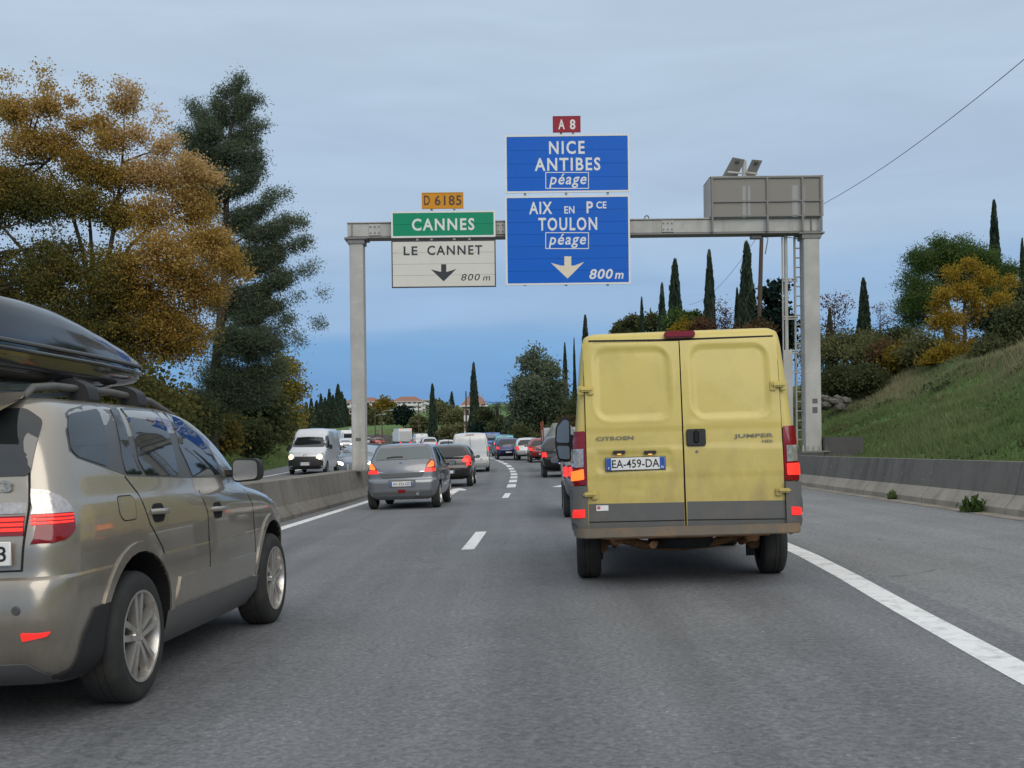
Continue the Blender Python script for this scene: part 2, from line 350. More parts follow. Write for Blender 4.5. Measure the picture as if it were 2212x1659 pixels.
# ================================================================== road alignment and terrain
_xc = pchip([-60,-20,0,8,15,25,35,50,60,77,100,125,150,180,200,220,240,262], [-3.2,-1.75,-1.1,-.82,-.56,-.30,-.06,.08,-.05,-.95,-3.0,-6.4,-11.5,-20,-28,-38,-52,-72])
def xc(y): return _xc(np.asarray(y, float))
_pz = pchip([-80,25,45,55,72,80,93,130,200,300,420,600,1000,4000], [0,0,.08,.14,.40,.50,.64,1.1,2.2,5.5,13,22,26,30])
def pz(y): return _pz(np.asarray(y, float))
def gz(x, y):
    s = np.asarray(x, float) - xc(y); return pz(y) + (.020*np.clip(s, -4.3, 8.6) + .012*np.clip(s - 4.0, 0, 4.6)) * (1 - .7*sstep(60, 100, y))
def terrain(x, y):
    x = np.asarray(x, float); y = np.asarray(y, float); s = x - xc(y); g = gz(x, y) - .06
    far = sstep(85, 135, y)
    near_b = .62*sstep(8.2, 8.75, s) + .495*np.clip(s - 9.9, 0, 6.9) + .18*np.clip(s - 16.8, 0, 40)
    far_b = 1.9*sstep(8.6, 9.2, s) + .045*np.clip(s - 9.2, 0, 200)
    wob = (.16*np.sin(x*.9 + y*.33) * np.cos(y*.45 - x*.2) + .07*np.sin(x*2.3 - y*1.1 + 1) + .06*np.sin(x*1.3 + y*1.9 + 2)) * sstep(9, 11, s)
    left = 2.0*sstep(-14.3, -20, s) + .05*np.clip(-20 - s, 0, 100)
    return g + near_b*(1-far) + far_b*far + wob + left * (1 - .8*sstep(110, 160, y))

def grid_mesh(S, Y, fn, curved=True):
    S = np.asarray(S, float); Y = np.asarray(Y, float); ss, yy = np.meshgrid(S, Y)
    xx = ss + (xc(yy) if curved else 0); zz = fn(xx, yy); nx, ny = len(S), len(Y)
    V = np.stack([xx, yy, zz], -1).reshape(-1, 3); idx = np.arange(nx*ny).reshape(ny, nx)
    F = np.stack([idx[:-1, :-1], idx[:-1, 1:], idx[1:, 1:], idx[1:, :-1]], -1).reshape(-1, 4)
    me = quads(V, F); a = me.attributes.new('lane', 'FLOAT', 'POINT'); a.data.foreach_set('value', ss.ravel().astype(np.float32)); return me
def quads(V, F, tint=None):
    me = bpy.data.meshes.new('m'); me.vertices.add(len(V)); me.vertices.foreach_set('co', np.asarray(V, np.float32).ravel())
    k = F.shape[1]; me.loops.add(F.size); me.loops.foreach_set('vertex_index', F.astype(np.int32).ravel()); me.polygons.add(len(F))
    me.polygons.foreach_set('loop_start', np.arange(0, F.size, k, dtype=np.int32)); me.polygons.foreach_set('loop_total', np.full(len(F), k, np.int32))
    if tint is not None:
        a = me.attributes.new('tint', 'FLOAT', 'POINT'); a.data.foreach_set('value', np.asarray(tint, np.float32))
    me.update(calc_edges=True); me.validate(); return me

def ground_mat():
    m, N, L, P = newmat('rough_grass_ground'); tc = N.new('ShaderNodeTexCoord')
    a = N.new('ShaderNodeTexNoise'); a.inputs['Scale'].default_value = .35; a.inputs['Detail'].default_value = 8; L.new(tc.outputs['Object'], a.inputs['Vector'])
    b = N.new('ShaderNodeTexNoise'); b.inputs['Scale'].default_value = 6; b.inputs['Detail'].default_value = 6; L.new(tc.outputs['Object'], b.inputs['Vector'])
    r = N.new('ShaderNodeValToRGB'); L.new(a.outputs[0], r.inputs[0])
    r.color_ramp.elements[0].position = .33; r.color_ramp.elements[0].color = (.075, .135, .030, 1)
    r.color_ramp.elements[1].position = .72; r.color_ramp.elements[1].color = (.14, .125, .055, 1)
    e = r.color_ramp.elements.new(.55); e.color = (.085, .175, .034, 1)
    s_ = N.new('ShaderNodeVectorMath'); s_.operation = 'SCALE'; mr = N.new('ShaderNodeMapRange'); mr.inputs[1].default_value = .3; mr.inputs[2].default_value = .7; mr.inputs[3].default_value = .6; mr.inputs[4].default_value = 1.35
    L.new(b.outputs[0], mr.inputs[0]); L.new(r.outputs[0], s_.inputs[0]); L.new(mr.outputs[0], s_.inputs[3]); L.new(s_.outputs[0], P.inputs['Base Color']); P.inputs['Roughness'].default_value = .95
    bp = N.new('ShaderNodeBump'); bp.inputs['Strength'].default_value = .8; bp.inputs['Distance'].default_value = .15; L.new(b.outputs[0], bp.inputs['Height']); L.new(bp.outputs[0], P.inputs['Normal'])
    return m
M['ground'] = ground_mat()
Yr = np.concatenate([np.arange(-40, 8, 2.5), np.arange(8, 66, .8), np.arange(66, 120, 2.5), np.arange(120, 262, 4), [262, 275, 290, 310, 335, 365, 400, 440, 500, 600, 800, 1200, 2000, 4000]])
Sr = np.concatenate([[-3000, -1500, -800, -400, -200, -120, -80, -60, -45, -35, -28], np.arange(-24, -13, 1), [-13, -9, -5.1, -4, 0, 4], np.arange(7.9, 9.4, .25), np.arange(9.6, 20, .6), [21, 23, 26, 30, 35, 42, 50, 60, 75, 95, 130, 200, 400, 800, 1500, 3000]])
link('ground', grid_mesh(Sr, Yr, terrain), M['ground'], kind='structure', smooth=180)

Yd = np.concatenate([np.arange(-30, 120, 1.5), np.arange(120, 261, 3)])
link('road', grid_mesh([-4.25, -2, 0, 2, 4.1], Yd, lambda x, y: gz(x, y)), M['asphalt'], kind='structure', smooth=180)
link('shoulder', grid_mesh([4.1, 5, 6, 7, 8.3], Yd, lambda x, y: gz(x, y)), M['asphalt2'], kind='structure', smooth=180)
link('opposite_road', grid_mesh([-14.6, -12, -9, -5.1], Yd, lambda x, y: gz(x, y)), M['asphalt'], kind='structure', smooth=180)

# painted lines ---------------------------------------------------------------
def strip(s0, s1, y0, y1, dz=.004, step=2.):
    n = max(2, int((y1-y0)/step)+1); ys = np.linspace(y0, y1, n); S0 = s0(ys) if callable(s0) else np.full(n, s0); S1 = s1(ys) if callable(s1) else np.full(n, s1)
    V = []; c = xc(ys)
    for y, a, b, o in zip(ys, S0, S1, c):
        for q in (a, b): V.append((q+o, y, float(gz(q+o, y)) + dz))
    F = np.array([(2*i, 2*i+1, 2*i+3, 2*i+2) for i in range(n-1)])
    return quads(np.array(V), F)
edge_s = pchip([-30, 0, 6, 13, 20, 300], [3.3, 3.4, 3.62, 3.95, 3.95, 3.9])
link('edge_line', strip(lambda y: edge_s(y)-.11, lambda y: edge_s(y)+.11, -10, 150), M['roadpaint'], label='solid white edge line along the hard shoulder', cat='road marking')
link('edge_line', strip(-3.82, -3.60, -10, 240), M['roadpaint'], label='solid white edge line beside the concrete median barrier', cat='road marking')
link('edge_line', strip(-12.75, -12.55, 5, 230), M['roadpaint'], label='solid white edge line on the far side of the opposite carriageway', cat='road marking')
link('edge_line', strip(-5.62, -5.44, 5, 230), M['roadpaint'], label='solid white line along the opposite side of the median', cat='road marking')
dash = [(0.8, 3.8), (14.0, 17.0)] + [(28.6, 31.4)] + [(35.6+i*4.6, 38.5+i*4.6) for i in range(13)]
for i, (a, b) in enumerate(dash):
    w = .085 if i < 3 else .15
    link('lane_dash', strip(-w, w, a, b, step=1), M['roadpaint'], label='narrow white dash, first of the widely spaced ones behind the joint' if i < 3 else 'broad white dash of the close-set lane line beyond the joint', cat='road marking', group='narrow lane dashes' if i < 3 else 'broad lane dashes')
for i in range(9):
    link('lane_dash', strip(-8.9, -8.75, 30+i*13, 33+i*13, step=1), M['roadpaint'], label='white dash of the lane line on the opposite carriageway', cat='road marking', group='opposite lane dashes')
for sx, lb in ((-1.75, 'white arrow painted in the left lane beside the grey hatchback'), (1.75, 'white arrow painted in the right lane ahead of the yellow van')):
    pts = [(-.12, 0), (.12, 0), (.12, 3.0), (.45, 3.0), (0, 5.0), (-.45, 3.0), (-.12, 3.0)]; y0 = 31.5
    me = bpy.data.meshes.new('m'); me.from_pydata([(sx+float(xc(y0+b))+a, y0+b, float(gz(sx, y0+b))+.005) for a, b in pts], [], [(0, 1, 2, 6), (6, 2, 3, 4, 5)])
    link('arrow_marking', me, M['roadpaint'], label=lb, cat='road marking')
# transverse joint and crack sealing across the lanes
link('road_joint', strip(-3.3, 3.6, 27.2, 27.32, dz=.003), mat('joint_seal', (.24, .24, .24), .7, var=.3, vscale=8), label='pale transverse joint across both lanes beyond the grey hatchback', cat='road joint')

# concrete barriers -------------------------------------------------------------
def barrier(y0, y1, prof_fn, seg=3.0, gap=.016):
    """list of meshes, one per cast segment; prof: closed (s,z) polygon relative to toe"""
    out = []; y = y0
    while y < y1 - .5:
        ye = min(y+seg, y1); mb = MB(); n = 3; V = []; P = prof_fn(.5*(y+ye)); k = len(P)
        for i in range(n):
            yy = y + (ye-gap-y)*i/(n-1); o = float(xc(yy)); base = float(gz(P[0][0]+o, yy))
            V += [(a+o, yy, base+b) for a, b in P]
        F = [(i*k+j, i*k+(j+1) % k, (i+1)*k+(j+1) % k, (i+1)*k+j) for i in range(n-1) for j in range(k)] + [tuple(range(k))[::-1], tuple((n-1)*k+j for j in range(k))]
        mb.add(V, F); out.append(mb); y = ye
    return out
bar_r = empty('concrete_barrier', (0, 0, 0), 0, 'stained concrete safety barrier along the hard shoulder below the grass bank', 'barrier')
pr = [(8.00, -.05), (8.00, .10), (8.16, .30), (8.27, .80), (8.52, .80), (8.62, -.05)]
for mb in barrier(2, 84, lambda y: pr, 3.6):
    o = mb.obj('barrier_segment', [M['concrete'], M['concrete_light']], bar_r)
    for p in o.data.polygons:
        c = p.center
        if p.normal.x < -.25 and c.z < float(gz(c.x, c.y)) + .34: p.material_index = 1
bar_l = empty('median_barrier', (0, 0, 0), 0, 'double concrete median barrier between the two carriageways', 'barrier')
pl = [(-4.15, -.05), (-4.15, .08), (-4.30, .28), (-4.38, .80), (-4.98, .80), (-5.05, .28), (-5.2, .08), (-5.2, -.05)]
for mb in barrier(4, 200, lambda y: pl, 3.6): mb.obj('barrier_segment', M['concrete_dark'], bar_l)
# gutter strip at the toe of the shoulder barrier
link('gutter', strip(7.72, 8.03, 2, 84, dz=.006), mat('gutter_silt', (.30, .26, .21), .9, var=.3, vscale=4, dirt=(.11, .10, .07), dscale=2.2, damt=.9), kind='structure')
# plinth block behind the barrier below the gantry post
GY = 31.5
mb = MB(); xa, xb_ = at(1700, 960, GY).x, at(1858, 960, GY).x; zp = at(1810, 944, GY).z; xm_ = at(1772, 960, GY).x; mb.box(((xm_+xb_)/2, GY+.1, zp-.6), (xb_-xm_, .9, 1.2)); mb.box(((xa+xm_)/2, GY+.1, at(1745, 974, GY).z-.52), (xm_-xa-.01, 1.0, 1.0)); mb.obj('concrete_plinth', mat('dark_concrete', (.085, .082, .078), .9, var=.3, dirt=(.05, .055, .04)), None, 'low dark concrete block at the foot of the right gantry post', 'plinth', bevel=.02)

# ================================================================== gantry
def P(u, v): return at(u, v, GY)
g = empty('sign_gantry', (P(775, 1010).x, GY, .6), 0, 'galvanised steel sign gantry spanning the carriageway', 'gantry'); gi = Vector((P(775, 1010).x, GY, .6))
def gobj(mb, name, m, parent=g, **k):
    o = mb.obj(name, m, parent, **k)
    for v in o.data.vertices: v.co -= gi
    return o
zb = P(1256, 509).z; zt = P(1256, 480).z        # underside and top of the beam
xl, xr = P(752, 500).x, P(1768, 490).x
mb = MB(); mb.box(((xl+xr)/2, GY, (zb+zt)/2), (xr-xl-.02, .42, zt-zb)); gobj(mb, 'beam', M['galva'], bevel=.02)
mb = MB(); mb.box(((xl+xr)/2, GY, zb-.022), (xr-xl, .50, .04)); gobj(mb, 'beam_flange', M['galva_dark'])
mb = MB(); mb.box(((xl+xr)/2, GY, zt+.016), (xr-xl, .50, .028)); gobj(mb, 'beam_flange', M['galva'])
for (ua, ub, vb, nm) in ((757, 787, 1006, 'post'), (1731, 1766, 975, 'post')):
    a, b = P(ua, 560).x, P(ub, 560).x; z0 = P((ua+ub)/2, vb).z - (.15 if ua < 1000 else .02); zq = zb-.05
    mb = MB(); mb.prism(roundpoly([(a, GY-.24), (b, GY-.24), (b, GY+.24), (a, GY+.24)], .05, 2), z0, zq, 'z')
    o = gobj(mb, nm, M['galva'], smooth=40)
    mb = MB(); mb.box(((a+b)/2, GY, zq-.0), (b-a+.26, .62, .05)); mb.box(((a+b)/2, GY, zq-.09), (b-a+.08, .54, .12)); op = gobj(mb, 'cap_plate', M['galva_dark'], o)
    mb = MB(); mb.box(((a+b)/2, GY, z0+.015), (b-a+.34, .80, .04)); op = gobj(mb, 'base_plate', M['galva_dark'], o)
    for k in range(5):
        xx = a-.10 + (b-a+.2)*k/4
        for yy in (-.33, .33): mb = MB(); mb.tube([(xx, GY+yy, z0), (xx, GY+yy, z0+.2)], .022, 6); gobj(mb, 'anchor_bolt', M['galva'], o)
    # maintenance stickers
    zz = [(862, 872), (880, 886), (886, 893)] if ua > 1000 else [(946, 953)]
    for (va, vb2) in zz:
        p0 = P(ub-16, va); p1 = P(ub-5, vb2); mb = MB(); mb.box(((p0.x+p1.x)/2, GY-.243, (p0.z+p1.z)/2), (abs(p1.x-p0.x), .004, abs(p0.z-p1.z))); gobj(mb, 'sticker', M['trim'], o)
# end stiffener ribs on the beam
for uu in (763, 1748):
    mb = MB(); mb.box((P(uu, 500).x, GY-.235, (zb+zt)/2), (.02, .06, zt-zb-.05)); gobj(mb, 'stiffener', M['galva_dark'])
# splice plates with bolts, junction box and conduit
for uu in (1086, 1440, 812):
    xs_ = P(uu, 495).x; mb = MB(); mb.box((xs_, GY-.225, (zb+zt)/2), (.34, .03, zt-zb-.06)); sp_ = gobj(mb, 'splice_plate', M['galva'], bevel=.004, seg=1)
    for i in range(3):
        for j in range(2): mb = MB(); mb.lathe([(.001, GY-.262), (.022, GY-.262), (.025, GY-.240)], 'y', 6, (xs_-.12+.12*i, 0, (zb+zt)/2-.09+.18*j)); gobj(mb, 'bolt', M['galva_dark'], sp_)
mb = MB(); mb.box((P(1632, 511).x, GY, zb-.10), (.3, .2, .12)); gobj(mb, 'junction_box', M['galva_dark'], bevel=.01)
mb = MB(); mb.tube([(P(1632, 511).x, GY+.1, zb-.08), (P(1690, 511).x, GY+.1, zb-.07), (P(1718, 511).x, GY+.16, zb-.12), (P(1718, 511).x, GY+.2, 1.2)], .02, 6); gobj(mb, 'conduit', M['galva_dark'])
# lifting eye on the beam
mb = MB(); c = P(1397, 470); ring = [(c.x+.06*math.cos(t), GY, zt+.10+.07*math.sin(t)) for t in np.linspace(0, 2*math.pi, 13)]; mb.tube(ring, .02, 6); gobj(mb, 'lifting_eye', M['galva_dark'])

# caged ladder beside the right post
lx0, lx1 = P(1695, 600).x, P(1716, 600).x; lz0, lz1 = P(1700, 965).z, zb-.06; ly = GY+.05
mb = MB()
for x, r_ in ((lx0-.05, .022), (lx0+.05, .055), (lx1+.03, .030)): mb.tube([(x, ly, lz0), (x, ly, lz1)], r_, 8)
lad = gobj(mb, 'ladder', M['galva'], smooth=60)
z = lz0+.2; xp = P(1724, 700).x
for k in range(int((lz1-lz0)/.28)):
    mb = MB(); mb.tube([(lx1+.03, ly, z), (xp+.10, ly, z)], .020, 6); gobj(mb, 'rung', M['galva'], lad); z += .28
for vv in (602, 607, 684, 689, 757, 762, 805):
    zz = P(1705, vv).z; mb = MB(); mb.box(((lx0+xp)/2-.02, ly-.03, zz), (xp-lx0+.04, .03, .035)); gobj(mb, 'bracket', M['galva'], lad)
zz0, zz1 = P(1705, 960).z, P(1705, 757).z
mb = MB(); mb.box(((lx0-.035+lx0+.16)/2, ly-.06, (zz0+zz1)/2), (.26, .03, zz1-zz0)); gobj(mb, 'ladder_guard', M['galva'], lad)

# variable message box seen from behind
bx0, bx1 = P(1532, 440).x, P(1770, 440).x; bz0, bz1 = zb-.01, P(1650, 389).z; by0, by1 = GY-.32, GY+.75
box = empty('message_board', (bx0, GY, bz0), 0, 'back of a grey framed message board on the gantry beam with solar panels above', 'message board'); bi = Vector((bx0, GY, bz0))
def bobj(mb, name, m, parent=box, **k):
    o = mb.obj(name, m, parent, **k)
    for v in o.data.vertices: v.co -= bi
    return o
for ua, ub in ((1528, 1604), (1611, 1616), (1621, 1711), (1724, 1731), (1739, 1766)):
    xa, xb_ = at(ua, 440, by1).x, at(ub, 440, by1).x; mb = MB(); mb.box(((xa+xb_)/2, by1, (zt+bz1)/2+.02), (xb_-xa, .05, bz1-zt-.02)); bobj(mb, 'display_panel', M['mesh_sheet'])
cols = [P(u, 440).x for u in (1534, 1652, 1727, 1767)]; rows = [zt+.05, P(1650, 440).z, bz1]
def perf_mat():
    m, N, L, Pn = newmat('perforated_sheet'); tc = N.new('ShaderNodeTexCoord'); v = N.new('ShaderNodeTexVoronoi'); v.inputs['Scale'].default_value = 22; L.new(tc.outputs['Object'], v.inputs['Vector'])
    v.inputs['Randomness'].default_value = 0
    mr = N.new('ShaderNodeMapRange'); mr.inputs[1].default_value = .3; mr.inputs[2].default_value = .4; mr.inputs[3].default_value = .55; L.new(v.outputs['Distance'], mr.inputs[0])
    mx = N.new('ShaderNodeMix'); mx.data_type = 'RGBA'; mx.inputs[6].default_value = (.20, .18, .155, 1); mx.inputs[7].default_value = (.32, .295, .255, 1); L.new(mr.outputs[0], mx.inputs[0]); Pn.inputs['Alpha'].default_value = .62; L.new(mx.outputs[2], Pn.inputs['Base Color']); Pn.inputs['Roughness'].default_value = .6; Pn.inputs['Metallic'].default_value = .2
    return m
M['perf'] = perf_mat()
for j in range(2):
    for i in range(3):
        mb = MB(); mb.box(((cols[i]+cols[i+1])/2, by0+.03, (rows[j]+rows[j+1])/2), (cols[i+1]-cols[i]-.05, .02, rows[j+1]-rows[j]-.04)); bobj(mb, 'mesh_panel', M['perf'])
for x in cols:
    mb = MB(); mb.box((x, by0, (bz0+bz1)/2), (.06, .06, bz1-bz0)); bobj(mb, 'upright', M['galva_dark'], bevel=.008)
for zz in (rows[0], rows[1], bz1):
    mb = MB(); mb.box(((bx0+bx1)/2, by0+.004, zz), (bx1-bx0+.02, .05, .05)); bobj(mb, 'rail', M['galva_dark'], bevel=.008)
mb = MB(); mb.box((bx0-.02, (by0+by1)/2, (rows[0]+bz1)/2), (.03, by1-by0-.06, bz1-rows[0])); bobj(mb, 'side_panel', M['galva'])
mb = MB(); mb.box((bx1+.02, (by0+by1)/2, (rows[0]+bz1)/2), (.03, by1-by0-.06, bz1-rows[0])); bobj(mb, 'side_panel', M['galva'])
mb = MB(); mb.box(((bx0+bx1)/2, (by0+by1)/2, bz1+.035), (bx1-bx0+.06, by1-by0+.04, .02)); bobj(mb, 'roof_sheet', M['galva'])
for x in np.linspace(bx0+.1, bx1-.1, 7):
    mb = MB(); mb.box((x, (by0+by1)/2-.05, zt+.028), (.05, by1-by0-.1, .02)); bobj(mb, 'floor_bar', M['galva'])
# solar panels on a short mast
mst = P(1611, 375).x
sol = empty('solar_panels', (mst, GY+.2, bz1), 0, 'pair of tilted solar panels on a short mast above the message board', 'solar panel'); si = Vector((mst, GY+.2, bz1))
def sobj(mb, name, m, parent=sol, **k):
    o = mb.obj(name, m, parent, **k)
    for v in o.data.vertices: v.co -= si
    return o
mb = MB(); mb.tube([(mst, GY+.2, bz1+.045), (mst, GY+.2, bz1+.62)], .07, 12); sobj(mb, 'mast', M['galva'], smooth=50)
M['solar_back'] = mat('solar_back', (.21, .20, .19), .6, var=.1); M['solar_front'] = mat('solar_cells', (.01, .015, .04), .15)
for k, (ua, va, ub, vb) in enumerate(((1557, 388, 1608, 340), (1612, 386, 1646, 346))):
    a, b = P(ua, va), P(ub, vb); w_ = .52
    A = [at(*((1557, 388), (1606, 388))[k], GY+.35), at(*((1590, 388), (1629, 386))[k], GY+.35), at(*((1609, 345), (1647, 347))[k], GY+.05), at(*((1583, 340), (1625, 345))[k], GY+.05)]
    nrm = (A[1]-A[0]).cross(A[3]-A[0]).normalized(); nrm = nrm if nrm.y > 0 else -nrm
    mb = MB(); mb.add(A + [q+nrm*.035 for q in A], [(0, 3, 2, 1), (4, 5, 6, 7), (0, 1, 5, 4), (1, 2, 6, 5), (2, 3, 7, 6), (3, 0, 4, 7)]); pn = sobj(mb, 'solar_panel', M['solar_back'])
    mb = MB(); mb.add([A[0]*.94+A[2]*.06+nrm*.038, A[1]*.94+A[3]*.06+nrm*.038, A[2]*.94+A[0]*.06+nrm*.038, A[3]*.94+A[1]*.06+nrm*.038], [(0, 1, 2, 3)]); sobj(mb, 'cells', M['solar_front'], pn)
    c_ = (A[0]+A[1]+A[2]+A[3])/4 - nrm*.03
    mb = MB(); mb.tube([(mst, GY+.2, bz1+.25), tuple(c_ + Vector((-.2, -.1, -.1))), tuple(c_ + Vector((.12, .05, -.1)))], .03, 8); sobj(mb, 'arm', M['galva'], smooth=50)
    mb = MB(); mb.box(tuple((A[2]+A[3])/2*.85 + (A[0]+A[1])/2*.15 - nrm*.02), (.11, .07, .06)); sobj(mb, 'junction_box', M['dark'], pn)

# ================================================================== signs
def signmat(name, col, rough=.42): return mat(name, col, rough, var=.06, vscale=1.6, dirt=tuple(.85*c+.012 for c in col), dscale=1.2, damt=.5, spec=.2)
M['s_blue'] = signmat('sign_blue', (.001, .115, .54)); M['s_green'] = signmat('sign_green', (.004, .25, .125)); M['s_white'] = signmat('sign_white', (.66, .63, .56))
M['s_amber'] = signmat('sign_amber', (.62, .26, .015)); M['s_red'] = signmat('sign_red', (.30, .018, .035)); M['s_ink'] = mat('sign_ink', (.018, .02, .03), .5); M['s_lett'] = mat('sign_lettering', (.72, .71, .67), .45, var=.05)
M['s_arrow'] = mat('sign_arrow', (.72, .62, .47), .5, var=.1); M['s_brown'] = mat('sign_brown_ink', (.075, .035, .012), .5)
SY = GY - .42
def sign(name, u0, v0, u1, v1, m, border, label, planks=5, bw=.05):
    """aluminium plank sign face between two pixel corners"""
    a, b = at(u0, (v0+v1)/2, SY), at(u1, (v0+v1)/2, SY); uc = (u0+u1)/2; z1 = at(uc, v0, SY).z; z0 = at(uc, v1, SY).z; x0, x1 = a.x, b.x
    e = empty(name, ((x0+x1)/2, SY, z0), 0, label, 'road sign'); off = Vector(((x0+x1)/2, SY, z0))
    def q(mb, nm, mm, par=e, **k):
        o = mb.obj(nm, mm, par, **k)
        for v in o.data.vertices: v.co -= off
        return o
    n = planks; h = (z1-z0-2*bw)/n
    for i in range(n):
        mb = MB(); mb.box(((x0+x1)/2, SY+random.uniform(-.0015, .0015), z0+bw+h*(i+.5)), (x1-x0-2*bw, .03, h-.006)); q(mb, 'plank', m)
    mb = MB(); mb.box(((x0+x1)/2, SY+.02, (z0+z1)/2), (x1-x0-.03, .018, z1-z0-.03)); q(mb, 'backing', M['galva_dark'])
    fr = []
    for c, d in ((((x0+x1)/2, SY, z0+bw/2), (x1-x0, .045, bw)), (((x0+x1)/2, SY, z1-bw/2), (x1-x0, .045, bw)), ((x0+bw/2, SY, (z0+z1)/2), (bw, .045, z1-z0-2*bw)), ((x1-bw/2, SY, (z0+z1)/2), (bw, .045, z1-z0-2*bw))):
        mb = MB(); mb.box(c, d); q(mb, 'frame', border)
    ft = SY-.017
    def T(s, ua, ub, vb, vt, mm, bold=.022, shear=0., space=1.0):
        um = (ua+ub)/2; zb_ = at(um, vb, SY).z; zt_ = at(um, vt, SY).z
        o = text_obj('lettering', s, mm, e, at(ua, vb, SY).x, at(ub, vb, SY).x, zb_, zt_-zb_, ft, bold, shear, space)
        for v in o.data.vertices: v.co -= off
        return o
    def poly(pts, mm, nm):
        w = [at(u, v, SY) for u, v in pts]; me = bpy.data.meshes.new('m'); me.from_pydata([(p.x-off.x, ft-SY, p.z-off.z) for p in w], [], [tuple(range(len(w)))]); return link(nm, me, mm, e)
    def frame(u0_, v0_, u1_, v1_, mm, t=1.7):
        A = [(u0_, v0_), (u1_, v0_), (u1_, v1_), (u0_, v1_)]; B = [(u0_+t, v0_+t), (u1_-t, v0_+t), (u1_-t, v1_-t), (u0_+t, v1_-t)]
        w = [at(u, v, SY) for u, v in A+B]; me = bpy.data.meshes.new('m'); me.from_pydata([(p.x-off.x, ft-SY, p.z-off.z) for p in w], [], [(0, 1, 5, 4), (1, 2, 6, 5), (2, 3, 7, 6), (3, 0, 4, 7)]); return link('text_border', me, mm, e)
    def posts(us, va, vb):
        for u in us:
            za, zc = at(u, va, SY).z, at(u, vb, SY).z; mb = MB(); mb.box((at(u, va, SY).x, SY+.05, (za+zc)/2), (.07, .05, abs(za-zc))); q(mb, 'support', M['galva'])
    return e, T, poly, frame, posts
W, K = M['s_lett'], M['s_ink']
_, T, po, fr_, ps = sign('road_sign', 1194, 251, 1254, 286, M['s_red'], M['s_red'], 'small red plate reading A 8 on top of the blue signs', 1, .02)
T('A', 1206, 1220, 279, 259, W); T('8', 1231, 1243, 279, 259, W); ps((1212, 1238), 286, 294)
_, T, po, fr_, ps = sign('road_sign', 1091, 291, 1360, 416, M['s_blue'], W, 'upper blue sign reading NICE ANTIBES péage', 4)
T('NICE', 1186, 1263, 332, 306, W, space=1.22); T('ANTIBES', 1155, 1297, 368, 342, W, space=1.2); fr_(1178, 372, 1272, 408, W); T('péage', 1186, 1267, 398, 375, W, .014, .22, 1.15)
ps((1134, 1223, 1313), 414, 426)
_, T, po, fr_, ps = sign('road_sign', 1092, 423, 1361, 615, M['s_blue'], W, 'lower blue sign reading AIX EN PCE TOULON péage 800 m with down arrow', 7)
T('AIX', 1143, 1193, 462, 437, W, space=1.15); T('EN', 1219, 1241, 461, 446, W, space=1.1); T('P', 1267, 1281, 460, 436, W); T('CE', 1288, 1310, 450, 436, W, space=1.05)
T('TOULON', 1163, 1290, 497, 471, W, space=1.2); fr_(1178, 502, 1272, 538, W); T('péage', 1185, 1266, 528, 505, W, .014, .22, 1.15)
po([(1219, 554), (1234, 554), (1234, 574), (1226.5, 574), (1219, 574)], M['s_arrow'], 'arrow_shaft'); po([(1190, 568), (1212, 574), (1240, 574), (1262, 566), (1226, 602)], M['s_arrow'], 'arrow_head')
T('800', 1273, 1324, 602, 582, W, .02, .2, 1.1); T('m', 1328, 1347, 602, 584, W, .02, .2)
ps((1134, 1223, 1313), 612, 617)
_, T, po, fr_, ps = sign('road_sign', 911, 416, 1001, 451, M['s_amber'], M['s_amber'], 'small amber plate reading D 6185 above the green sign', 1, .02)
T('D', 916, 929, 443, 423, M['s_brown']); T('6185', 939, 997, 443, 423, M['s_brown'], space=1.1); ps((932, 981), 451, 459)
_, T, po, fr_, ps = sign('road_sign', 845, 456, 1070, 513, M['s_green'], W, 'green sign reading CANNES', 2)
T('CANNES', 890, 1025, 497, 473, W, space=1.2); ps((901, 932, 981, 1014), 513, 520)
_, T, po, fr_, ps = sign('road_sign', 846, 519, 1071, 621, M['s_white'], K, 'white sign reading LE CANNET 800 m with black down arrow', 4, .03)
T('LE', 872, 902, 551, 533, K, space=1.2); T('CANNET', 923, 1042, 550, 531, K, space=1.22)
po([(953, 571), (964, 571), (964, 587), (958.5, 587), (953, 587)], K, 'arrow_shaft'); po([(931, 582), (950, 587), (967, 587), (986, 581), (958.5, 608)], K, 'arrow_head')
T('800', 996, 1037, 606, 592, K, .006, .2, 1.15); T('m', 1043, 1059, 606, 593, K, .006, .2)
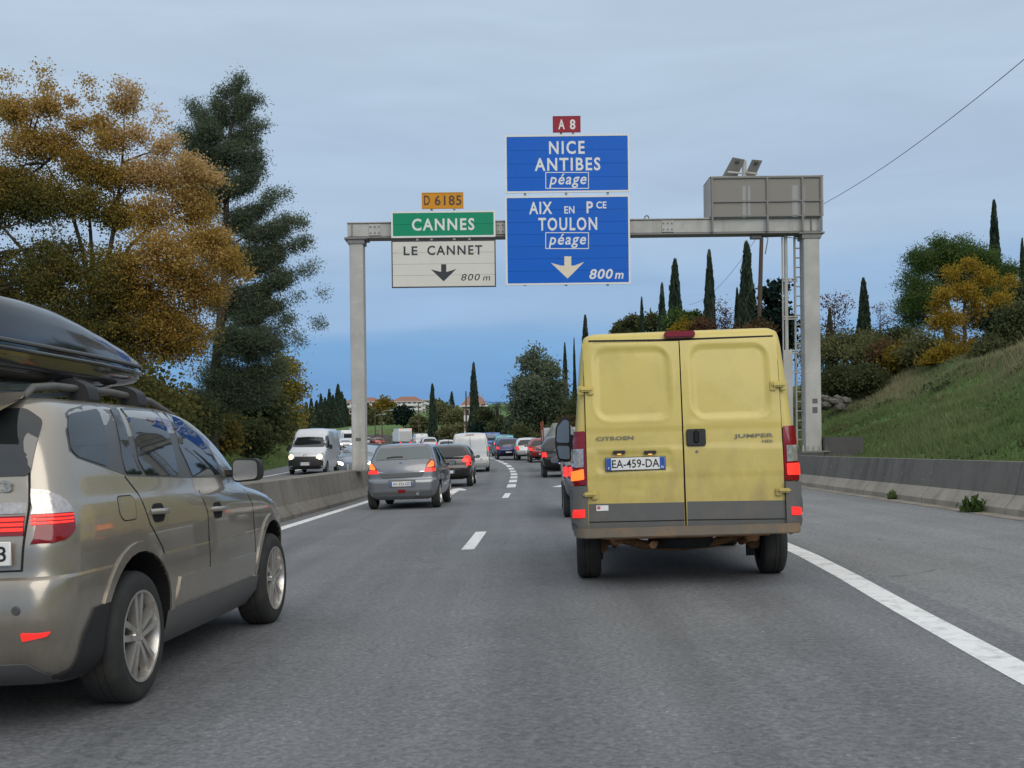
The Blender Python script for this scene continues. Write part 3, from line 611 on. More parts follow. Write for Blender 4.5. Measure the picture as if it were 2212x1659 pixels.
# ================================================================== vehicles
class Veh:
    """local frame: y forward from the rear bumper, x right, z up from the road"""
    def __init__(s, name, label, cat, X, Y, rz, rows, crown=.04, cr=.06, cf=.12, tr=.03, tf=.06, body=None, axles=(.9, 3.5), rw=.34, ra=None, group=None, roll=0., wheel_w=.21, track=None, nz=56, under=.0, flip=False, arch=True, zoff=0.):
        s.root = empty(name, (X, Y, float(gz(X, Y)) + zoff), rz + (math.pi if flip else 0), label, cat, group)
        roll = -math.atan((float(gz(X+.8, Y+2*(-1 if flip else 1))) - float(gz(X-.8, Y+2*(-1 if flip else 1))))/1.6) * (-1 if flip else 1)
        pitch = math.atan((float(gz(X, Y+3*(-1 if flip else 1))) - float(gz(X, Y)))/3.0)
        s.root.rotation_euler = (pitch, roll, rz + (math.pi if flip else 0))
        bpy.context.view_layer.update(); s.mw = s.root.matrix_basis.copy(); s.inv = s.mw.inverted()
        rows = sorted(rows); z = [r[0] for r in rows]; f = [pchip(z, [r[i] for r in rows]) for i in range(1, 6)]
        zs = sorted(set(list(np.linspace(z[0], z[-1], nz)) + z)); rings = []
        s.wfn = f[2]; s.yrfn = f[0]; s.yffn = f[1]
        for q in zs: rings.append([(x, y, q) for x, y in s.ring(*[float(g_(q)) for g_ in f], cr, cf, tr, tf)])
        top = rings[-1]; ym = sum(p[1] for p in top)/len(top)
        for k in (.93, .84, .72, .58, .42, .24, .06): rings.append([(p[0]*k, ym+(p[1]-ym)*k, z[-1]+crown*(1-k*k)) for p in top])
        n = len(rings[0]); V = [p for r in rings for p in r]
        F = [(i*n+k, i*n+(k+1) % n, (i+1)*n+(k+1) % n, (i+1)*n+k) for i in range(len(rings)-1) for k in range(n)]
        F += [tuple(range(n-1, -1, -1)), tuple((len(rings)-1)*n+k for k in range(n))]
        me = bpy.data.meshes.new('body'); me.from_pydata(V, [], F); me.update()
        s.bvh = BVHTree.FromPolygons([Vector(v) for v in V], F)
        s.paint = body; me.materials.append(body); me.materials.append(M['black'])
        o = link('body', me, None, s.root); s.body = o
        s.axles = axles; s.rw = rw; ra = ra or rw*1.17; s.ra = ra
        if arch:
            cb = MB()
            for ya in axles:
                for sx in (-1, 1):
                    c0 = sx*(max(r[3] for r in rows)+.2); c1 = sx*(max(r[3] for r in rows)-.34); nn = 36
                    vs_ = [(c, ya+ra*math.cos(2*math.pi*k/nn), rw*1.02+ra*math.sin(2*math.pi*k/nn)) for c in (c0, c1) for k in range(nn)]
                    fs_ = [(k, (k+1) % nn, nn+(k+1) % nn, nn+k) for k in range(nn)] + [tuple(range(nn)), tuple(range(2*nn-1, nn-1, -1))]
                    cb.add(vs_, fs_)
            cut = cb.obj('cutter', None, s.root); md = o.modifiers.new('b', 'BOOLEAN'); md.operation = 'DIFFERENCE'; md.object = cut; md.solver = 'EXACT'
            bpy.context.view_layer.update()
            ne = bpy.data.meshes.new_from_object(o.evaluated_get(bpy.context.evaluated_depsgraph_get())); o.modifiers.clear(); o.data = ne; ne.name = 'body'; bpy.data.objects.remove(cut)
            wmax = max(r[3] for r in rows)
            for p in ne.polygons:
                c = p.center
                for ya in axles:
                    d = math.hypot(c.y-ya, c.z-rw*1.02)
                    if abs(abs(c.x)-(wmax-.34)) < .004 and d < ra or (abs(d-ra) < .012 and abs(p.normal.x) < .3 and abs(c.x) < wmax): p.material_index = 1
                if c.z < z[0]+.003: p.material_index = 1
        o.data.polygons.foreach_set('use_smooth', [True]*len(o.data.polygons)); o.data.set_sharp_from_angle(angle=R(38))
        s.track = track or (max(r[3] for r in rows) - .02); s.ww = wheel_w
    def ring(s, yr, yf, w, rr, rf, cr, cf, tr, tf):
        L_ = yf-yr; ym = yr + L_*.48; wr, wf = w-tr, w-tf; cr = min(cr, L_*.1); cf = min(cf, L_*.15)
        kr, kf = min(rr, wr*.8, L_*.4), min(rf, wf*.9, L_*.45)
        half = []
        def rear(x): return yr + cr*(x/wr)**2
        def sidex(y): return w - (tr*((ym-y)/(ym-yr))**2 if y < ym else tf*((y-ym)/(yf-ym))**2)
        def front(x): return yf - cf*(x/wf)**2
        for i in range(6): x = (wr-kr)*i/6; half.append((x, rear(x)))
        a = (wr-kr, rear(wr-kr)); ys = yr+cr+kr; b = (sidex(ys), ys); c = (sidex(yr+cr), yr+cr*.6)
        for i in range(8): t = i/8; half.append(tuple((1-t)**2*a[k]+2*t*(1-t)*c[k]+t*t*b[k] for k in (0, 1)))
        ye = yf-cf-kf
        for i in range(24): y = ys + (ye-ys)*i/24; half.append((sidex(y), y))
        a = (sidex(ye), ye); b = (wf-kf, front(wf-kf)); c = (sidex(yf-cf), yf-cf*.6)
        for i in range(8): t = i/8; half.append(tuple((1-t)**2*a[k]+2*t*(1-t)*c[k]+t*t*b[k] for k in (0, 1)))
        for i in range(7): x = (wf-kf)*(1-i/6); half.append((x, front(x)))
        return half + [(-x, y) for x, y in half[-2:0:-1]]
    def ray0(s, o, d):
        h = s.bvh.ray_cast(Vector(o), Vector(d)); return h[0], h[1]
    def ray(s, o, d):
        h, n = s.ray0(o, d)
        if h is None:
            best = min((s.bvh.find_nearest(Vector(o)+Vector(d)*t) for t in np.linspace(0, 8, 33)), key=lambda r_: r_[3]); h, n = best[0], best[1]
        return h, n
    AX = {'R': lambda a, b: ((a, -3, b), (0, 1, 0)), 'F': lambda a, b: ((a, 12, b), (0, -1, 0)), 'S': lambda a, b: ((4, a, b), (-1, 0, 0)), 'L': lambda a, b: ((-4, a, b), (1, 0, 0)), 'T': lambda a, b: ((a, b, 5), (0, 0, -1))}
    def px(s, pts, ax):
        """photo pixels -> (a,b) coordinates on the body surface for the given axis"""
        o = s.inv @ Vector((0, 0, CAMH)); out = []
        for u, v in pts:
            a, b = unpx(u, v); d = (s.inv.to_3x3() @ Vector((a, 1, -b))).normalized(); h, n = s.ray0(o, d)
            if h is None: h, n, _, _ = s.bvh.find_nearest(o + d*((s.mw.translation - cam.location).length+.3))
            out.append({'R': (h.x, h.z), 'F': (h.x, h.z), 'S': (h.y, h.z), 'L': (h.y, h.z), 'T': (h.x, h.y)}[ax])
        return out
    def patch(s, poly, ax, name, m, off=.003, parent=None, step=.07, thick=.012, label=None, smooth=40, flat=False, disp=None):
        n = len(poly); bd = []
        for i in range(n):
            p, q = Vector(poly[i]), Vector(poly[(i+1) % n]); k = max(1, int((q-p).length/step))
            for j in range(k): bd.append(p.lerp(q, j/k))
        area = sum(bd[i].x*bd[(i+1) % len(bd)].y - bd[(i+1) % len(bd)].x*bd[i].y for i in range(len(bd)))
        if area < 0: bd = bd[::-1]
        xs = [p.x for p in bd]; ys = [p.y for p in bd]; pts = list(bd); nb = len(bd)
        if not flat:
            gx = np.arange(min(xs)+step*.5, max(xs), step); gy = np.arange(min(ys)+step*.5, max(ys), step)
            for x in gx:
                for y in gy:
                    q = Vector((x, y)); ins = False; j = nb-1
                    for i in range(nb):
                        if (bd[i].y > y) != (bd[j].y > y) and x < (bd[j].x-bd[i].x)*(y-bd[i].y)/(bd[j].y-bd[i].y)+bd[i].x: ins = not ins
                        j = i
                    if ins and min((q-b).length for b in bd) > step*.35: pts.append(q)
        vo, eo, fo, _, _, _ = delaunay_2d_cdt(pts, [(i, (i+1) % nb) for i in range(nb)], [list(range(nb))], 1, 1e-6)
        hits = [s.ray0(*s.AX[ax](q.x, q.y)) for q in vo]; D_ = Vector(s.AX[ax](0, 0)[1]); dep = sorted(h.dot(D_) for h, _ in hits if h is not None); V = []; Nn = []
        ref = dep[len(dep)//3] if dep else 0.; lim = .22 if ax in 'RF' else .16
        for q, (h, nr) in zip(vo, hits):
            if h is None or (ax in 'RFSL' and h.dot(D_) > ref + lim):     # past the silhouette: wrap round the corner instead
                o = Vector(s.AX[ax](q.x, q.y)[0]); o = o - D_*o.dot(D_) + D_*(ref + lim*.8); h, nr, _, _ = s.bvh.find_nearest(o)
            if nr.dot(D_) > 0.3: nr = -nr
            V.append(h); Nn.append((nr - D_*.6).normalized())
        ed = {}
        for f in fo:
            for i in range(len(f)):
                e = (f[i], f[(i+1) % len(f)]); ed[e] = 1
        bnd = [e for e in ed if (e[1], e[0]) not in ed]
        nV = len(V); dd = [disp(q.x, q.y) if disp else 0. for q in vo]; VV = [h+q*(off+e_) for h, q, e_ in zip(V, Nn, dd)] + [h+q*(off-thick) for h, q in zip(V, Nn)]
        flip = ax in ('F', 'L')
        FF = [tuple(f) for f in fo] + [(e[1], e[0], e[0]+nV, e[1]+nV) for e in bnd]
        if flip: FF = [f[::-1] for f in FF]
        me = bpy.data.meshes.new(name); me.from_pydata([tuple(v) for v in VV], [], FF)
        return link(name, me, m, parent or s.root, label, smooth=smooth)
    def both(s, poly, name, m, **k):
        return s.patch(poly, 'S', name, m, **k), s.patch(poly, 'L', name, m, **k)
    def rearmir(s, poly, name, m, ax='R', **k):
        return s.patch(poly, ax, name, m, **k), s.patch([(-a, b) for a, b in poly], ax, name, m, **k)
    def line(s, pts, ax, name='panel_gap', w=.008, m=None, off=.0015, parent=None):
        P_ = [Vector(p) for p in pts]; L_, R_ = [], []
        for i, p in enumerate(P_):
            d = (P_[min(i+1, len(P_)-1)]-P_[max(i-1, 0)]).normalized(); n = Vector((-d.y, d.x)); L_.append(tuple(p+n*w/2)); R_.append(tuple(p-n*w/2))
        return s.patch(L_+R_[::-1], ax, name, m or M['black'], off, parent, step=.06, thick=.004, flat=True)
    def panel(s, poly, ax, name, m=None, off=.003, gap=.007, parent=None, step=.09, disp=None):
        """a door or flap: dark shut line around a skin that sits just proud of the body"""
        c = sum((Vector(p) for p in poly), Vector((0, 0)))/len(poly)
        big = offset_poly(poly, gap)
        d = s.patch(poly, ax, name, m or s.paint, off, parent, step=step, disp=disp)
        s.patch(big, ax, 'shut_line', M['black'], .0012, d, step=.09 if disp else step, thick=.004)
        return d
    def wheels(s, rim='alloy', label=None, only=None, rimr=.66, dz=(0, 0)):
        w, r = s.ww, s.rw
        for ya in s.axles:
            for sx in (-1, 1):
                mb = MB(); x1 = sx*s.track; x0 = sx*(s.track-w); zc = r + (dz[0] if sx < 0 else dz[1])
                R_, ri = r, r*rimr
                prof = [(ri*.98, 0), (ri*1.06, .0), (R_*.86, -.004), (R_*.95, .012), (R_*.985, .03), (R_, .045), (R_*1.0, .07), (R_*.985, .0725), (R_*.985, .078), (R_, .0805), (R_, w/2-.005), (R_*.985, w/2-.003), (R_*.985, w/2+.003), (R_, w/2+.005), (R_, w-.045), (R_*.985, w-.03), (R_*.95, w-.012), (R_*.86, w), (ri, w), (ri*.9, w*.6), (ri*.9, .1), (ri*.98, 0)]
                mb.lathe([(a, x1 - sx*b) for a, b in prof], 'x', 40, (0, ya, zc))
                t = mb.obj('wheel', M['rubber'], s.root, smooth=35)
                rb = MB()
                rb.lathe([(a, x1 - sx*b) for a, b in ((ri*1.0, .004), (ri*1.0, -.004), (ri*.95, -.002), (ri*.92, .03), (ri*.9, .06), (ri*.88, .10))], 'x', 40, (0, ya, zc))
                if rim == 'alloy':
                    rb.lathe([(a, x1 - sx*b) for a, b in ((.001, .012), (ri*.10, .012), (ri*.17, .018), (ri*.20, .03), (ri*.20, .07))], 'x', 20, (0, ya, zc))
                    for k in range(5):
                        for dk in (-.13, .13):
                            th = 2*math.pi*k/5 + .35; c, sn = math.cos(th), math.sin(th)
                            def q(rad, side, dep): return (x1 - sx*dep, ya + rad*c - side*sn, zc + rad*sn + side*c)
                            a0, a1 = dk*ri*.55, dk*ri*1.35; h0, h1 = ri*.055, ri*.075
                            v = [q(ri*.15, a0-h0, .014), q(ri*.15, a0+h0, .014), q(ri*.94, a1+h1, .006), q(ri*.94, a1-h1, .006), q(ri*.15, a0-h0, .06), q(ri*.15, a0+h0, .06), q(ri*.94, a1+h1, .05), q(ri*.94, a1-h1, .05)]
                            rb.add(v, [(0, 1, 2, 3), (4, 7, 6, 5), (0, 4, 5, 1), (1, 5, 6, 2), (2, 6, 7, 3), (3, 7, 4, 0)])
                    rb.cur = 1; rb.lathe([(a, x1 - sx*b) for a, b in ((.001, .10), (ri*.62, .10), (ri*.62, .13), (ri*.9, .13))], 'x', 24, (0, ya, zc))
                else:
                    rb.lathe([(a, x1 - sx*b) for a, b in ((.001, .02), (ri*.25, .018), (ri*.3, .035), (ri*.62, .03), (ri*.66, .012), (ri*.8, .014), (ri*.9, .04))], 'x', 24, (0, ya, zc))
                rb.obj('rim', [M['rim'] if rim == 'alloy' else M['trim'], M['black']], t, smooth=35)
    def plate(s, text, x0, x1, z0, z1, ax='R', yoff=-.006, blue=True, parent=None, charx=None):
        cx, cz = (x0+x1)/2, (z0+z1)/2; o, d = s.AX[ax](cx, cz); h, n = s.ray(o, d); sg = -1 if ax == 'R' else 1; y = h.y + sg*.012
        mb = MB(); mb.box((cx, y, cz), (x1-x0, .012, z1-z0)); p = mb.obj('licence_plate', M['plate_white'], parent or s.root, bevel=.004, seg=1)
        yf = y + sg*.0075; W_ = x1-x0
        if blue:
            for a, b in ((x0+.004, x0+W_*.085), (x1-W_*.085, x1-.004)):
                mb = MB(); mb.box(((a+b)/2, yf, cz), (b-a, .003, (z1-z0)*.93)); mb.obj('plate_band', M['plate_blue'], p)
        if text:
            a, b = charx or (x0+W_*.12, x1-W_*.11)
            text_obj('plate_text', text, M['ink'], p, a, b, z0+(z1-z0)*.2, (z1-z0)*.6, yf+sg*.0005, .012, 0, 1.0, face=sg)
        return p
    def part(s, mb, name, m, parent=None, **k): return mb.obj(name, m, parent or s.root, **k)
    def mirror(s, y, z, x=None, w=.19, h=.15, shell=None, tall=False):
        for sx in (-1, 1):
            hx = float(s.wfn(z)) - .03 if x is None else x
            mb = MB(); mb.box((sx*(hx+.04), y, z-.02), (.12, .06, .05)); arm = s.part(mb, 'mirror_arm', M['dark'], bevel=.015)
            mb = MB(); mb.prism(roundpoly([(sx*(hx+.06), z-h*.5), (sx*(hx+.06+w), z-h*.42), (sx*(hx+.06+w), z+h*.45), (sx*(hx+.07), z+h*.5)], .05, 4), y-.07, y+.05, 'y')
            sh = s.part(mb, 'door_mirror', shell or s.paint, bevel=.018)
            mb = MB(); mb.prism(roundpoly([(sx*(hx+.075), z-h*.42), (sx*(hx+.045+w), z-h*.35), (sx*(hx+.045+w), z+h*.38), (sx*(hx+.08), z+h*.42)], .035, 4), y-.074, y-.066, 'y'); s.part(mb, 'mirror_glass', M['mirror'], sh)
M['mirror'] = mat('mirror_glass', (.30, .30, .295), .22, .9)
def offset_poly(poly, d):
    n = len(poly); area = sum(poly[i][0]*poly[(i+1) % n][1]-poly[(i+1) % n][0]*poly[i][1] for i in range(n)); sg = 1 if area > 0 else -1; out = []
    for i in range(n):
        p, a, b = Vector(poly[i]), Vector(poly[i-1]), Vector(poly[(i+1) % n]); e1, e2 = (p-a).normalized(), (b-p).normalized()
        n1, n2 = Vector((e1.y, -e1.x))*sg, Vector((e2.y, -e2.x))*sg; m_ = n1+n2; l = m_.length
        m_ = m_/l if l > 1e-6 else n1; out.append(tuple(p + m_*d/max(.4, m_.dot(n1))))
    return out

# ------------------------------------------------------------------ generic builders for traffic further away
HATCH = [(.18, .18, .95, .80, .2, .3), (.30, .04, .985, .93, .2, .35), (.45, 0, 1, .98, .2, .4), (.52, .01, 1, .99, .2, .4), (.58, .035, .995, 1, .18, .4), (.66, .045, .97, 1, .18, .42), (.72, .06, .90, .995, .2, .45),
         (.76, .075, .80, .985, .22, .5), (.79, .085, .765, .97, .24, .5), (.88, .125, .69, .89, .26, .4), (.95, .165, .615, .80, .28, .35), (.985, .20, .56, .73, .3, .35), (1.0, .23, .52, .66, .3, .3)]
def scaled(tmpl, L_, hw, H_): return [(z*H_, a*L_*.62, b*L_, w*hw, rr, rf) for z, a, b, w, rr, rf in tmpl]
def car(name, label, X, Y, rz, col, L_=4.0, hw=.87, H_=1.48, facing=False, group=None, lit='red', glass=None, detail=True, metal=.35, cat='car', plate='', lampz=None, nz=34):
    v = Veh(name, label, cat, X, Y, rz, scaled(HATCH, L_, hw, H_), crown=.05, body=paint(col, metal), axles=(L_*.19, L_*.80), rw=.31 if H_ < 1.55 else .345, flip=facing, group=group, nz=nz, cr=.08)
    G = glass or M['glass']
    b = H_*.66
    z1, z2 = H_*.665, H_*.94
    w1, w2 = float(v.wfn(z1))*.86, float(v.wfn(z2))*.84
    v.patch(roundpoly([(-w1, z1), (w1, z1), (w2, z2), (-w2, z2)], .08), 'R', 'rear_window', G)
    v.patch(roundpoly([(-w1*1.02, H_*.70), (w1*1.02, H_*.70), (w2, z2), (-w2, z2)], .08), 'F', 'windscreen', G)
    sidep = roundpoly([(L_*.175, H_*.70), (L_*.69, H_*.68), (L_*.545, H_*.925), (L_*.27, H_*.935)], .08)
    v.both(sidep, 'side_window', G)
    zl = lampz or (H_*.47, H_*.66); x0, x1 = hw*.70, hw*.985
    for p in v.rearmir(roundpoly([(x0, zl[0]), (x1, zl[0]+.02), (x1, zl[1]), (x0+.08, zl[1]-.02)], .04), 'tail_lamp', M['red_lens'], off=.006): pass
    if lit == 'red': v.rearmir(roundpoly([(x0+.05, zl[0]+.05), (x1-.02, zl[0]+.06), (x1-.02, zl[1]-.05), (x0+.09, zl[1]-.06)], .03), 'lit_lamp', M['red_lit'], off=.010)
    v.rearmir(roundpoly([(hw*.60, H_*.45), (hw*.97, H_*.50), (hw*.95, H_*.58), (hw*.62, H_*.53)], .05), 'head_lamp', M['head_white'] if lit == 'head' else M['clear_lens'], ax='F', off=.008)
    v.patch(roundpoly(rect(-hw*.55, hw*.55, H_*.22, H_*.36), .05), 'F', 'grille', M['dark'])
    v.patch(roundpoly(rect(-hw*.82, hw*.82, H_*.17, H_*.25), .03), 'R', 'bumper_trim', M['dark'])
    v.plate('', -.26, .26, H_*.33, H_*.33+.11, 'R', blue=True)
    v.plate('', -.26, .26, H_*.27, H_*.27+.11, 'F')
    v.line([(0, H_*.62), (hw*.62, H_*.6), (hw*.66, H_*.40), (0, H_*.39), (-hw*.66, H_*.40), (-hw*.62, H_*.6), (-.01, H_*.62)], 'R', 'tailgate_gap')
    for a in (L_*.62, L_*.41): v.line([(a, H_*.2), (a-.02, H_*.66)], 'S', 'door_gap'); v.line([(a, H_*.2), (a-.02, H_*.66)], 'L', 'door_gap')
    v.mirror(L_*.655, H_*.69, w=.16, h=.12); v.wheels('alloy'); return v
VAN = [(.12, .05, .97, .93, .12, .3), (.2, .01, 1, .985, .12, .35), (.3, 0, 1, 1, .1, .4), (.42, .008, .985, 1, .1, .42), (.5, .01, .95, 1, .1, .45), (.56, .012, .88, .995, .1, .45), (.60, .014, .835, .985, .1, .4), (.75, .018, .76, .95, .1, .35), (.9, .026, .685, .90, .1, .3), (.96, .034, .64, .865, .1, .3), (1, .05, .60, .80, .1, .3)]
def van(name, label, X, Y, rz, col, L_=5.0, hw=.99, H_=2.0, facing=False, group=None, lit='red', windows=False, metal=.1, cat='van', nz=34):
    v = Veh(name, label, cat, X, Y, rz, [(z*H_, a*L_, b*L_, w*hw, rr, rf) for z, a, b, w, rr, rf in VAN], crown=.06, body=paint(col, metal), axles=(L_*.19, L_*.80), rw=.335, flip=facing, group=group, nz=nz, cr=.03)
    G = M['glass']
    v.patch(roundpoly([(-hw*.84, H_*.60), (hw*.84, H_*.60), (hw*.75, H_*.90), (-hw*.75, H_*.90)], .08), 'F', 'windscreen', G)
    v.both(roundpoly([(L_*.64, H_*.58), (L_*.80, H_*.58), (L_*.70, H_*.85), (L_*.64, H_*.86)], .06), 'side_window', G)
    if windows:
        v.patch(roundpoly([(-hw*.8, H_*.60), (hw*.8, H_*.60), (hw*.74, H_*.90), (-hw*.74, H_*.90)], .08), 'R', 'rear_window', G)
        v.both(roundpoly(rect(L_*.1, L_*.6, H_*.60, H_*.86), .08), 'cargo_window', G)
    else:
        for sx in (-1, 1):
            v.panel([(sx*.012, H_*.22), (sx*hw*.86, H_*.22), (sx*hw*.86, H_*.60), (sx*hw*.78, H_*.93), (sx*.012, H_*.93)], 'R', 'rear_door', off=.004, gap=.012)
    v.patch(roundpoly(rect(-.22, .22, H_*.955, H_*.975), .01), 'R', 'brake_lamp', M['red_lens'], off=.01)
    v.rearmir(roundpoly(rect(hw*.89, hw*.985, H_*.40, H_*.66), .02), 'tail_lamp', M['red_lens'], off=.012)
    if lit == 'red': v.rearmir(roundpoly(rect(hw*.895, hw*.98, H_*.56, H_*.64), .02), 'lit_lamp', M['red_lit'], off=.017)
    v.rearmir(roundpoly([(hw*.60, H_*.36), (hw*.93, H_*.38), (hw*.95, H_*.52), (hw*.80, H_*.47)], .05), 'head_lamp', M['head_lit'] if lit == 'head' else M['clear_lens'], ax='F', off=.008)
    v.patch(roundpoly(rect(-hw*.55, hw*.55, H_*.26, H_*.40), .04), 'F', 'grille', M['dark'])
    v.patch(roundpoly(rect(-hw*.96, hw*.96, H_*.13, H_*.215), .03), 'R', 'rear_bumper', M['trim'] if col[0] < .5 else paint(col, metal), off=.03)
    v.plate('', .05 if not windows else -.26, .57 if not windows else .26, H_*.31, H_*.31+.11, 'R'); v.plate('', -.26, .26, H_*.23, H_*.23+.11, 'F')
    v.mirror(L_*.735, H_*.60, w=.17, h=.26, shell=M['dark']); v.wheels('steel'); return v
# ================================================================== the vehicles one by one
c1 = lambda x, y: (x*.29758, 630.8+y*.29758)
c2 = lambda x, y: (x*.29758, 1042.2+y*.29758)
c3 = lambda x, y: (1179.4+x*.38022, 658.3+y*.38022)
c4 = lambda x, y: (576+x*.29758, 795.4+y*.29758)
c5 = lambda x, y: (603.4+x*.14879, 822.8+y*.14879)
def pp(f, *pts): return [f(*p) for p in pts]

# ---- bronze SUV with roof box
th = R(3.2); dirv = Vector((math.sin(th), math.cos(th))); rgt = Vector((math.cos(th), -math.sin(th)))
q = Vector((-1.993, 5.715)) + dirv*.06 - rgt*.905 - dirv*.95
M['bronze'] = road_film('bronze_paint', (.35, .315, .265), (.17, .135, .095), .24, .9, .2, .95); M['bronze'].node_tree.nodes['Principled BSDF'].inputs['Metallic'].default_value = .5
suv = Veh('estate_car', 'bronze metallic SUV carrying a black roof box', 'car', q.x, q.y, -th,
    [(.22, .32, 4.15, .80, .18, .4), (.32, .12, 4.27, .88, .18, .5), (.45, .04, 4.33, .905, .19, .5), (.58, .0, 4.35, .922, .19, .5), (.70, .012, 4.35, .927, .19, .5), (.755, .03, 4.34, .927, .19, .5), (.765, .055, 4.335, .925, .19, .5), (.90, .065, 4.24, .927, .19, .5), (.98, .08, 4.05, .922, .19, .52),
     (1.04, .095, 3.75, .914, .19, .5), (1.08, .105, 3.45, .905, .19, .45), (1.11, .115, 3.3, .895, .19, .35), (1.25, .155, 3.1, .862, .19, .25), (1.40, .205, 2.86, .818, .19, .22), (1.50, .25, 2.66, .778, .19, .22), (1.57, .30, 2.46, .732, .19, .22), (1.61, .36, 2.25, .665, .19, .22)],
    crown=.045, cr=.075, cf=.16, tr=.035, tf=.07, body=M['bronze'], axles=(.95, 3.55), rw=.348, ra=.445, wheel_w=.23, track=.91, nz=80)
v = suv
G = M['glass']
def S(*p): return v.px(pp(c1, *p), 'S')
def S2(*p): return v.px(pp(c2, *p), 'S')
# window surround in satin grey, then the three panes
sur = S((475, 1010), (472, 880), (500, 850), (600, 822), (800, 812), (1000, 818), (1150, 845), (1290, 900), (1420, 1010), (1520, 1130), (1610, 1300), (1615, 1345), (1380, 1350), (930, 1335), (800, 1290), (560, 1205), (500, 1150))
M['satin'] = mat('satin_window_trim', (.11, .11, .11), .35, .4)
v.both(sur, 'window_trim', M['satin'], off=.002, step=.09)
for nm, pts, r_ in (('quarter_window', [(487, 1010), (487, 895), (520, 880), (690, 850), (712, 870), (785, 1270), (560, 1195), (510, 1145)], .03),
                    ('rear_door_window', [(790, 850), (835, 845), (935, 1130), (1030, 1325), (912, 1320), (880, 1200)], 0), ('rear_door_window', [(862, 845), (1100, 858), (1290, 1335), (1060, 1330), (1000, 1220)], 0),
                    ('front_door_window', [(1170, 872), (1300, 925), (1440, 1050), (1540, 1190), (1592, 1325), (1395, 1340), (1300, 1130)], 0)):
    v.both(roundpoly(S(*pts), r_ or .02, 3), nm, G, off=.006)
# doors: shut lines, handles, flap
rd = S((905, 1338), (1000, 1460))+S2((1090, 300), (1180, 470), (1240, 700), (1245, 860))
for ax in 'SL':
    v.line(rd, ax, 'door_gap', .010); zz = rd[0][1]
    y1 = 2.02; v.line([(y1-.1, 1.09), (y1-.02, .95), (y1, .62), (y1, .44)], ax, 'door_gap', .010)
    y2 = 3.02; v.line([(y2-.12, 1.06), (y2-.02, .95), (y2+.02, .62), (y2, .44)], ax, 'door_gap', .010)
fl = roundpoly(S2((848, 105), (950, 98), (975, 130), (992, 262), (900, 275), (870, 230)), .03); v.panel(fl, 'S', 'fuel_flap', gap=.006, off=.002)
for hx in S2((1150, 222), (1580, 202)):
    for ax in 'SL':
        v.patch(roundpoly(rect(hx[0]-.085, hx[0]+.085, hx[1]-.05, hx[1]+.055), .05), ax, 'handle_recess', M['black'], off=.0022)
        sx = 1 if ax == 'S' else -1; X_ = float(v.wfn(hx[1])); mb = MB(); mb.tube([(sx*(X_-.012), hx[0]-.10, hx[1]+.012), (sx*(X_+.022), hx[0]-.06, hx[1]+.012), (sx*(X_+.026), hx[0]+.05, hx[1]+.008), (sx*(X_-.012), hx[0]+.10, hx[1])], .017, 8); v.part(mb, 'door_handle', M['bronze'], smooth=60)
# wheel-arch flares and sill cladding, dark
def annulus(ya, r0, r1, a0, a1, n=18):
    t = np.linspace(a0, a1, n); zc = .348*1.02
    return [(ya+r1*math.cos(k), zc+r1*math.sin(k)) for k in t] + [(ya+r0*math.cos(k), zc+r0*math.sin(k)) for k in t[::-1]]
for ya in v.axles: v.both(annulus(ya, .446, .50, R(0), R(180)), 'arch_flare', M['bronze'], off=.010, thick=.02, step=.08)
v.both([(1.36, .22), (3.14, .22), (3.14, .42), (1.36, .42)], 'sill_cladding', M['trim'], off=.014)
v.both([(1.45, .445), (3.05, .445), (3.03, .60), (1.50, .60)], 'door_moulding', M['bronze'], off=.010)
# rear: bumper, clad corners, lamps, tailgate, window, badge, plate
v.patch([(-.74, .235), (.74, .235), (.76, .30), (.70, .365), (-.70, .365), (-.76, .30)], 'R', 'bumper_skirt', M['trim'], off=.010, step=.035)
v.both([(.26, .25), (.56, .25), (.535, .42), (.56, .585), (.40, .58), (.31, .47)], 'bumper_corner', M['dark'], off=.012, step=.04)
tl = [c2(216, 45), c2(330, 55), c2(430, 100), c2(500, 165), c2(525, 220), c2(540, 330), c2(520, 370), c2(470, 415), c2(380, 440), c2(216, 450)]
up = [c2(218, 48), c2(330, 58), c2(430, 103), c2(500, 168), c2(520, 215), c2(218, 235)]
TL = v.px(tl, 'S'); UP = v.px(up, 'S')
lits = [v.px(pp(c2, (222, 240+o), (518, 222+o*.93), (522, 234+o*.93), (222, 254+o)), 'S') for o in (2, 30, 56)]
for ax in 'SL':
    l_ = v.patch(TL, ax, 'tail_lamp', M['red_lens'], off=.008, step=.025); v.patch(UP, ax, 'clear_segment', M['clear_lens'], off=.013, parent=l_, step=.025); [v.patch(l1, ax, 'lit_segment', M['red_lit'], off=.014, parent=l_, step=.02) for l1 in lits]
v.panel([(-.70, .80), (.70, .80), (.72, 1.08), (.66, 1.54), (-.66, 1.54), (-.72, 1.08)], 'R', 'tailgate', off=.007, gap=.009, step=.035)
v.rearmir(rect(.42, .712, .955, 1.045), 'tail_lamp', M['red_lens'], off=.013, step=.03); [v.rearmir(rect(.43, .708, z_, z_+.014), 'lit_segment', M['red_lit'], off=.017, step=.03) for z_ in (.975, .998, 1.021)]; v.rearmir(rect(.42, .712, 1.055, 1.105), 'clear_segment', M['clear_lens'], off=.013, step=.03)
rw_ = v.px(pp(c1, (222, 1335), (300, 1000), (315, 935), (200, 850)), 'R'); v.patch(roundpoly(rw_ + [(-a, b) for a, b in rw_[::-1]], .03), 'R', 'rear_window', G, off=.013, step=.035)
mb = MB(); mb.prism(roundpoly([(.05, 1.535), (.34, 1.60), (.42, 1.64), (.36, 1.60), (.14, 1.53)], 0), -.60, .60, 'x'); v.part(mb, 'roof_spoiler', M['bronze'], bevel=.01)
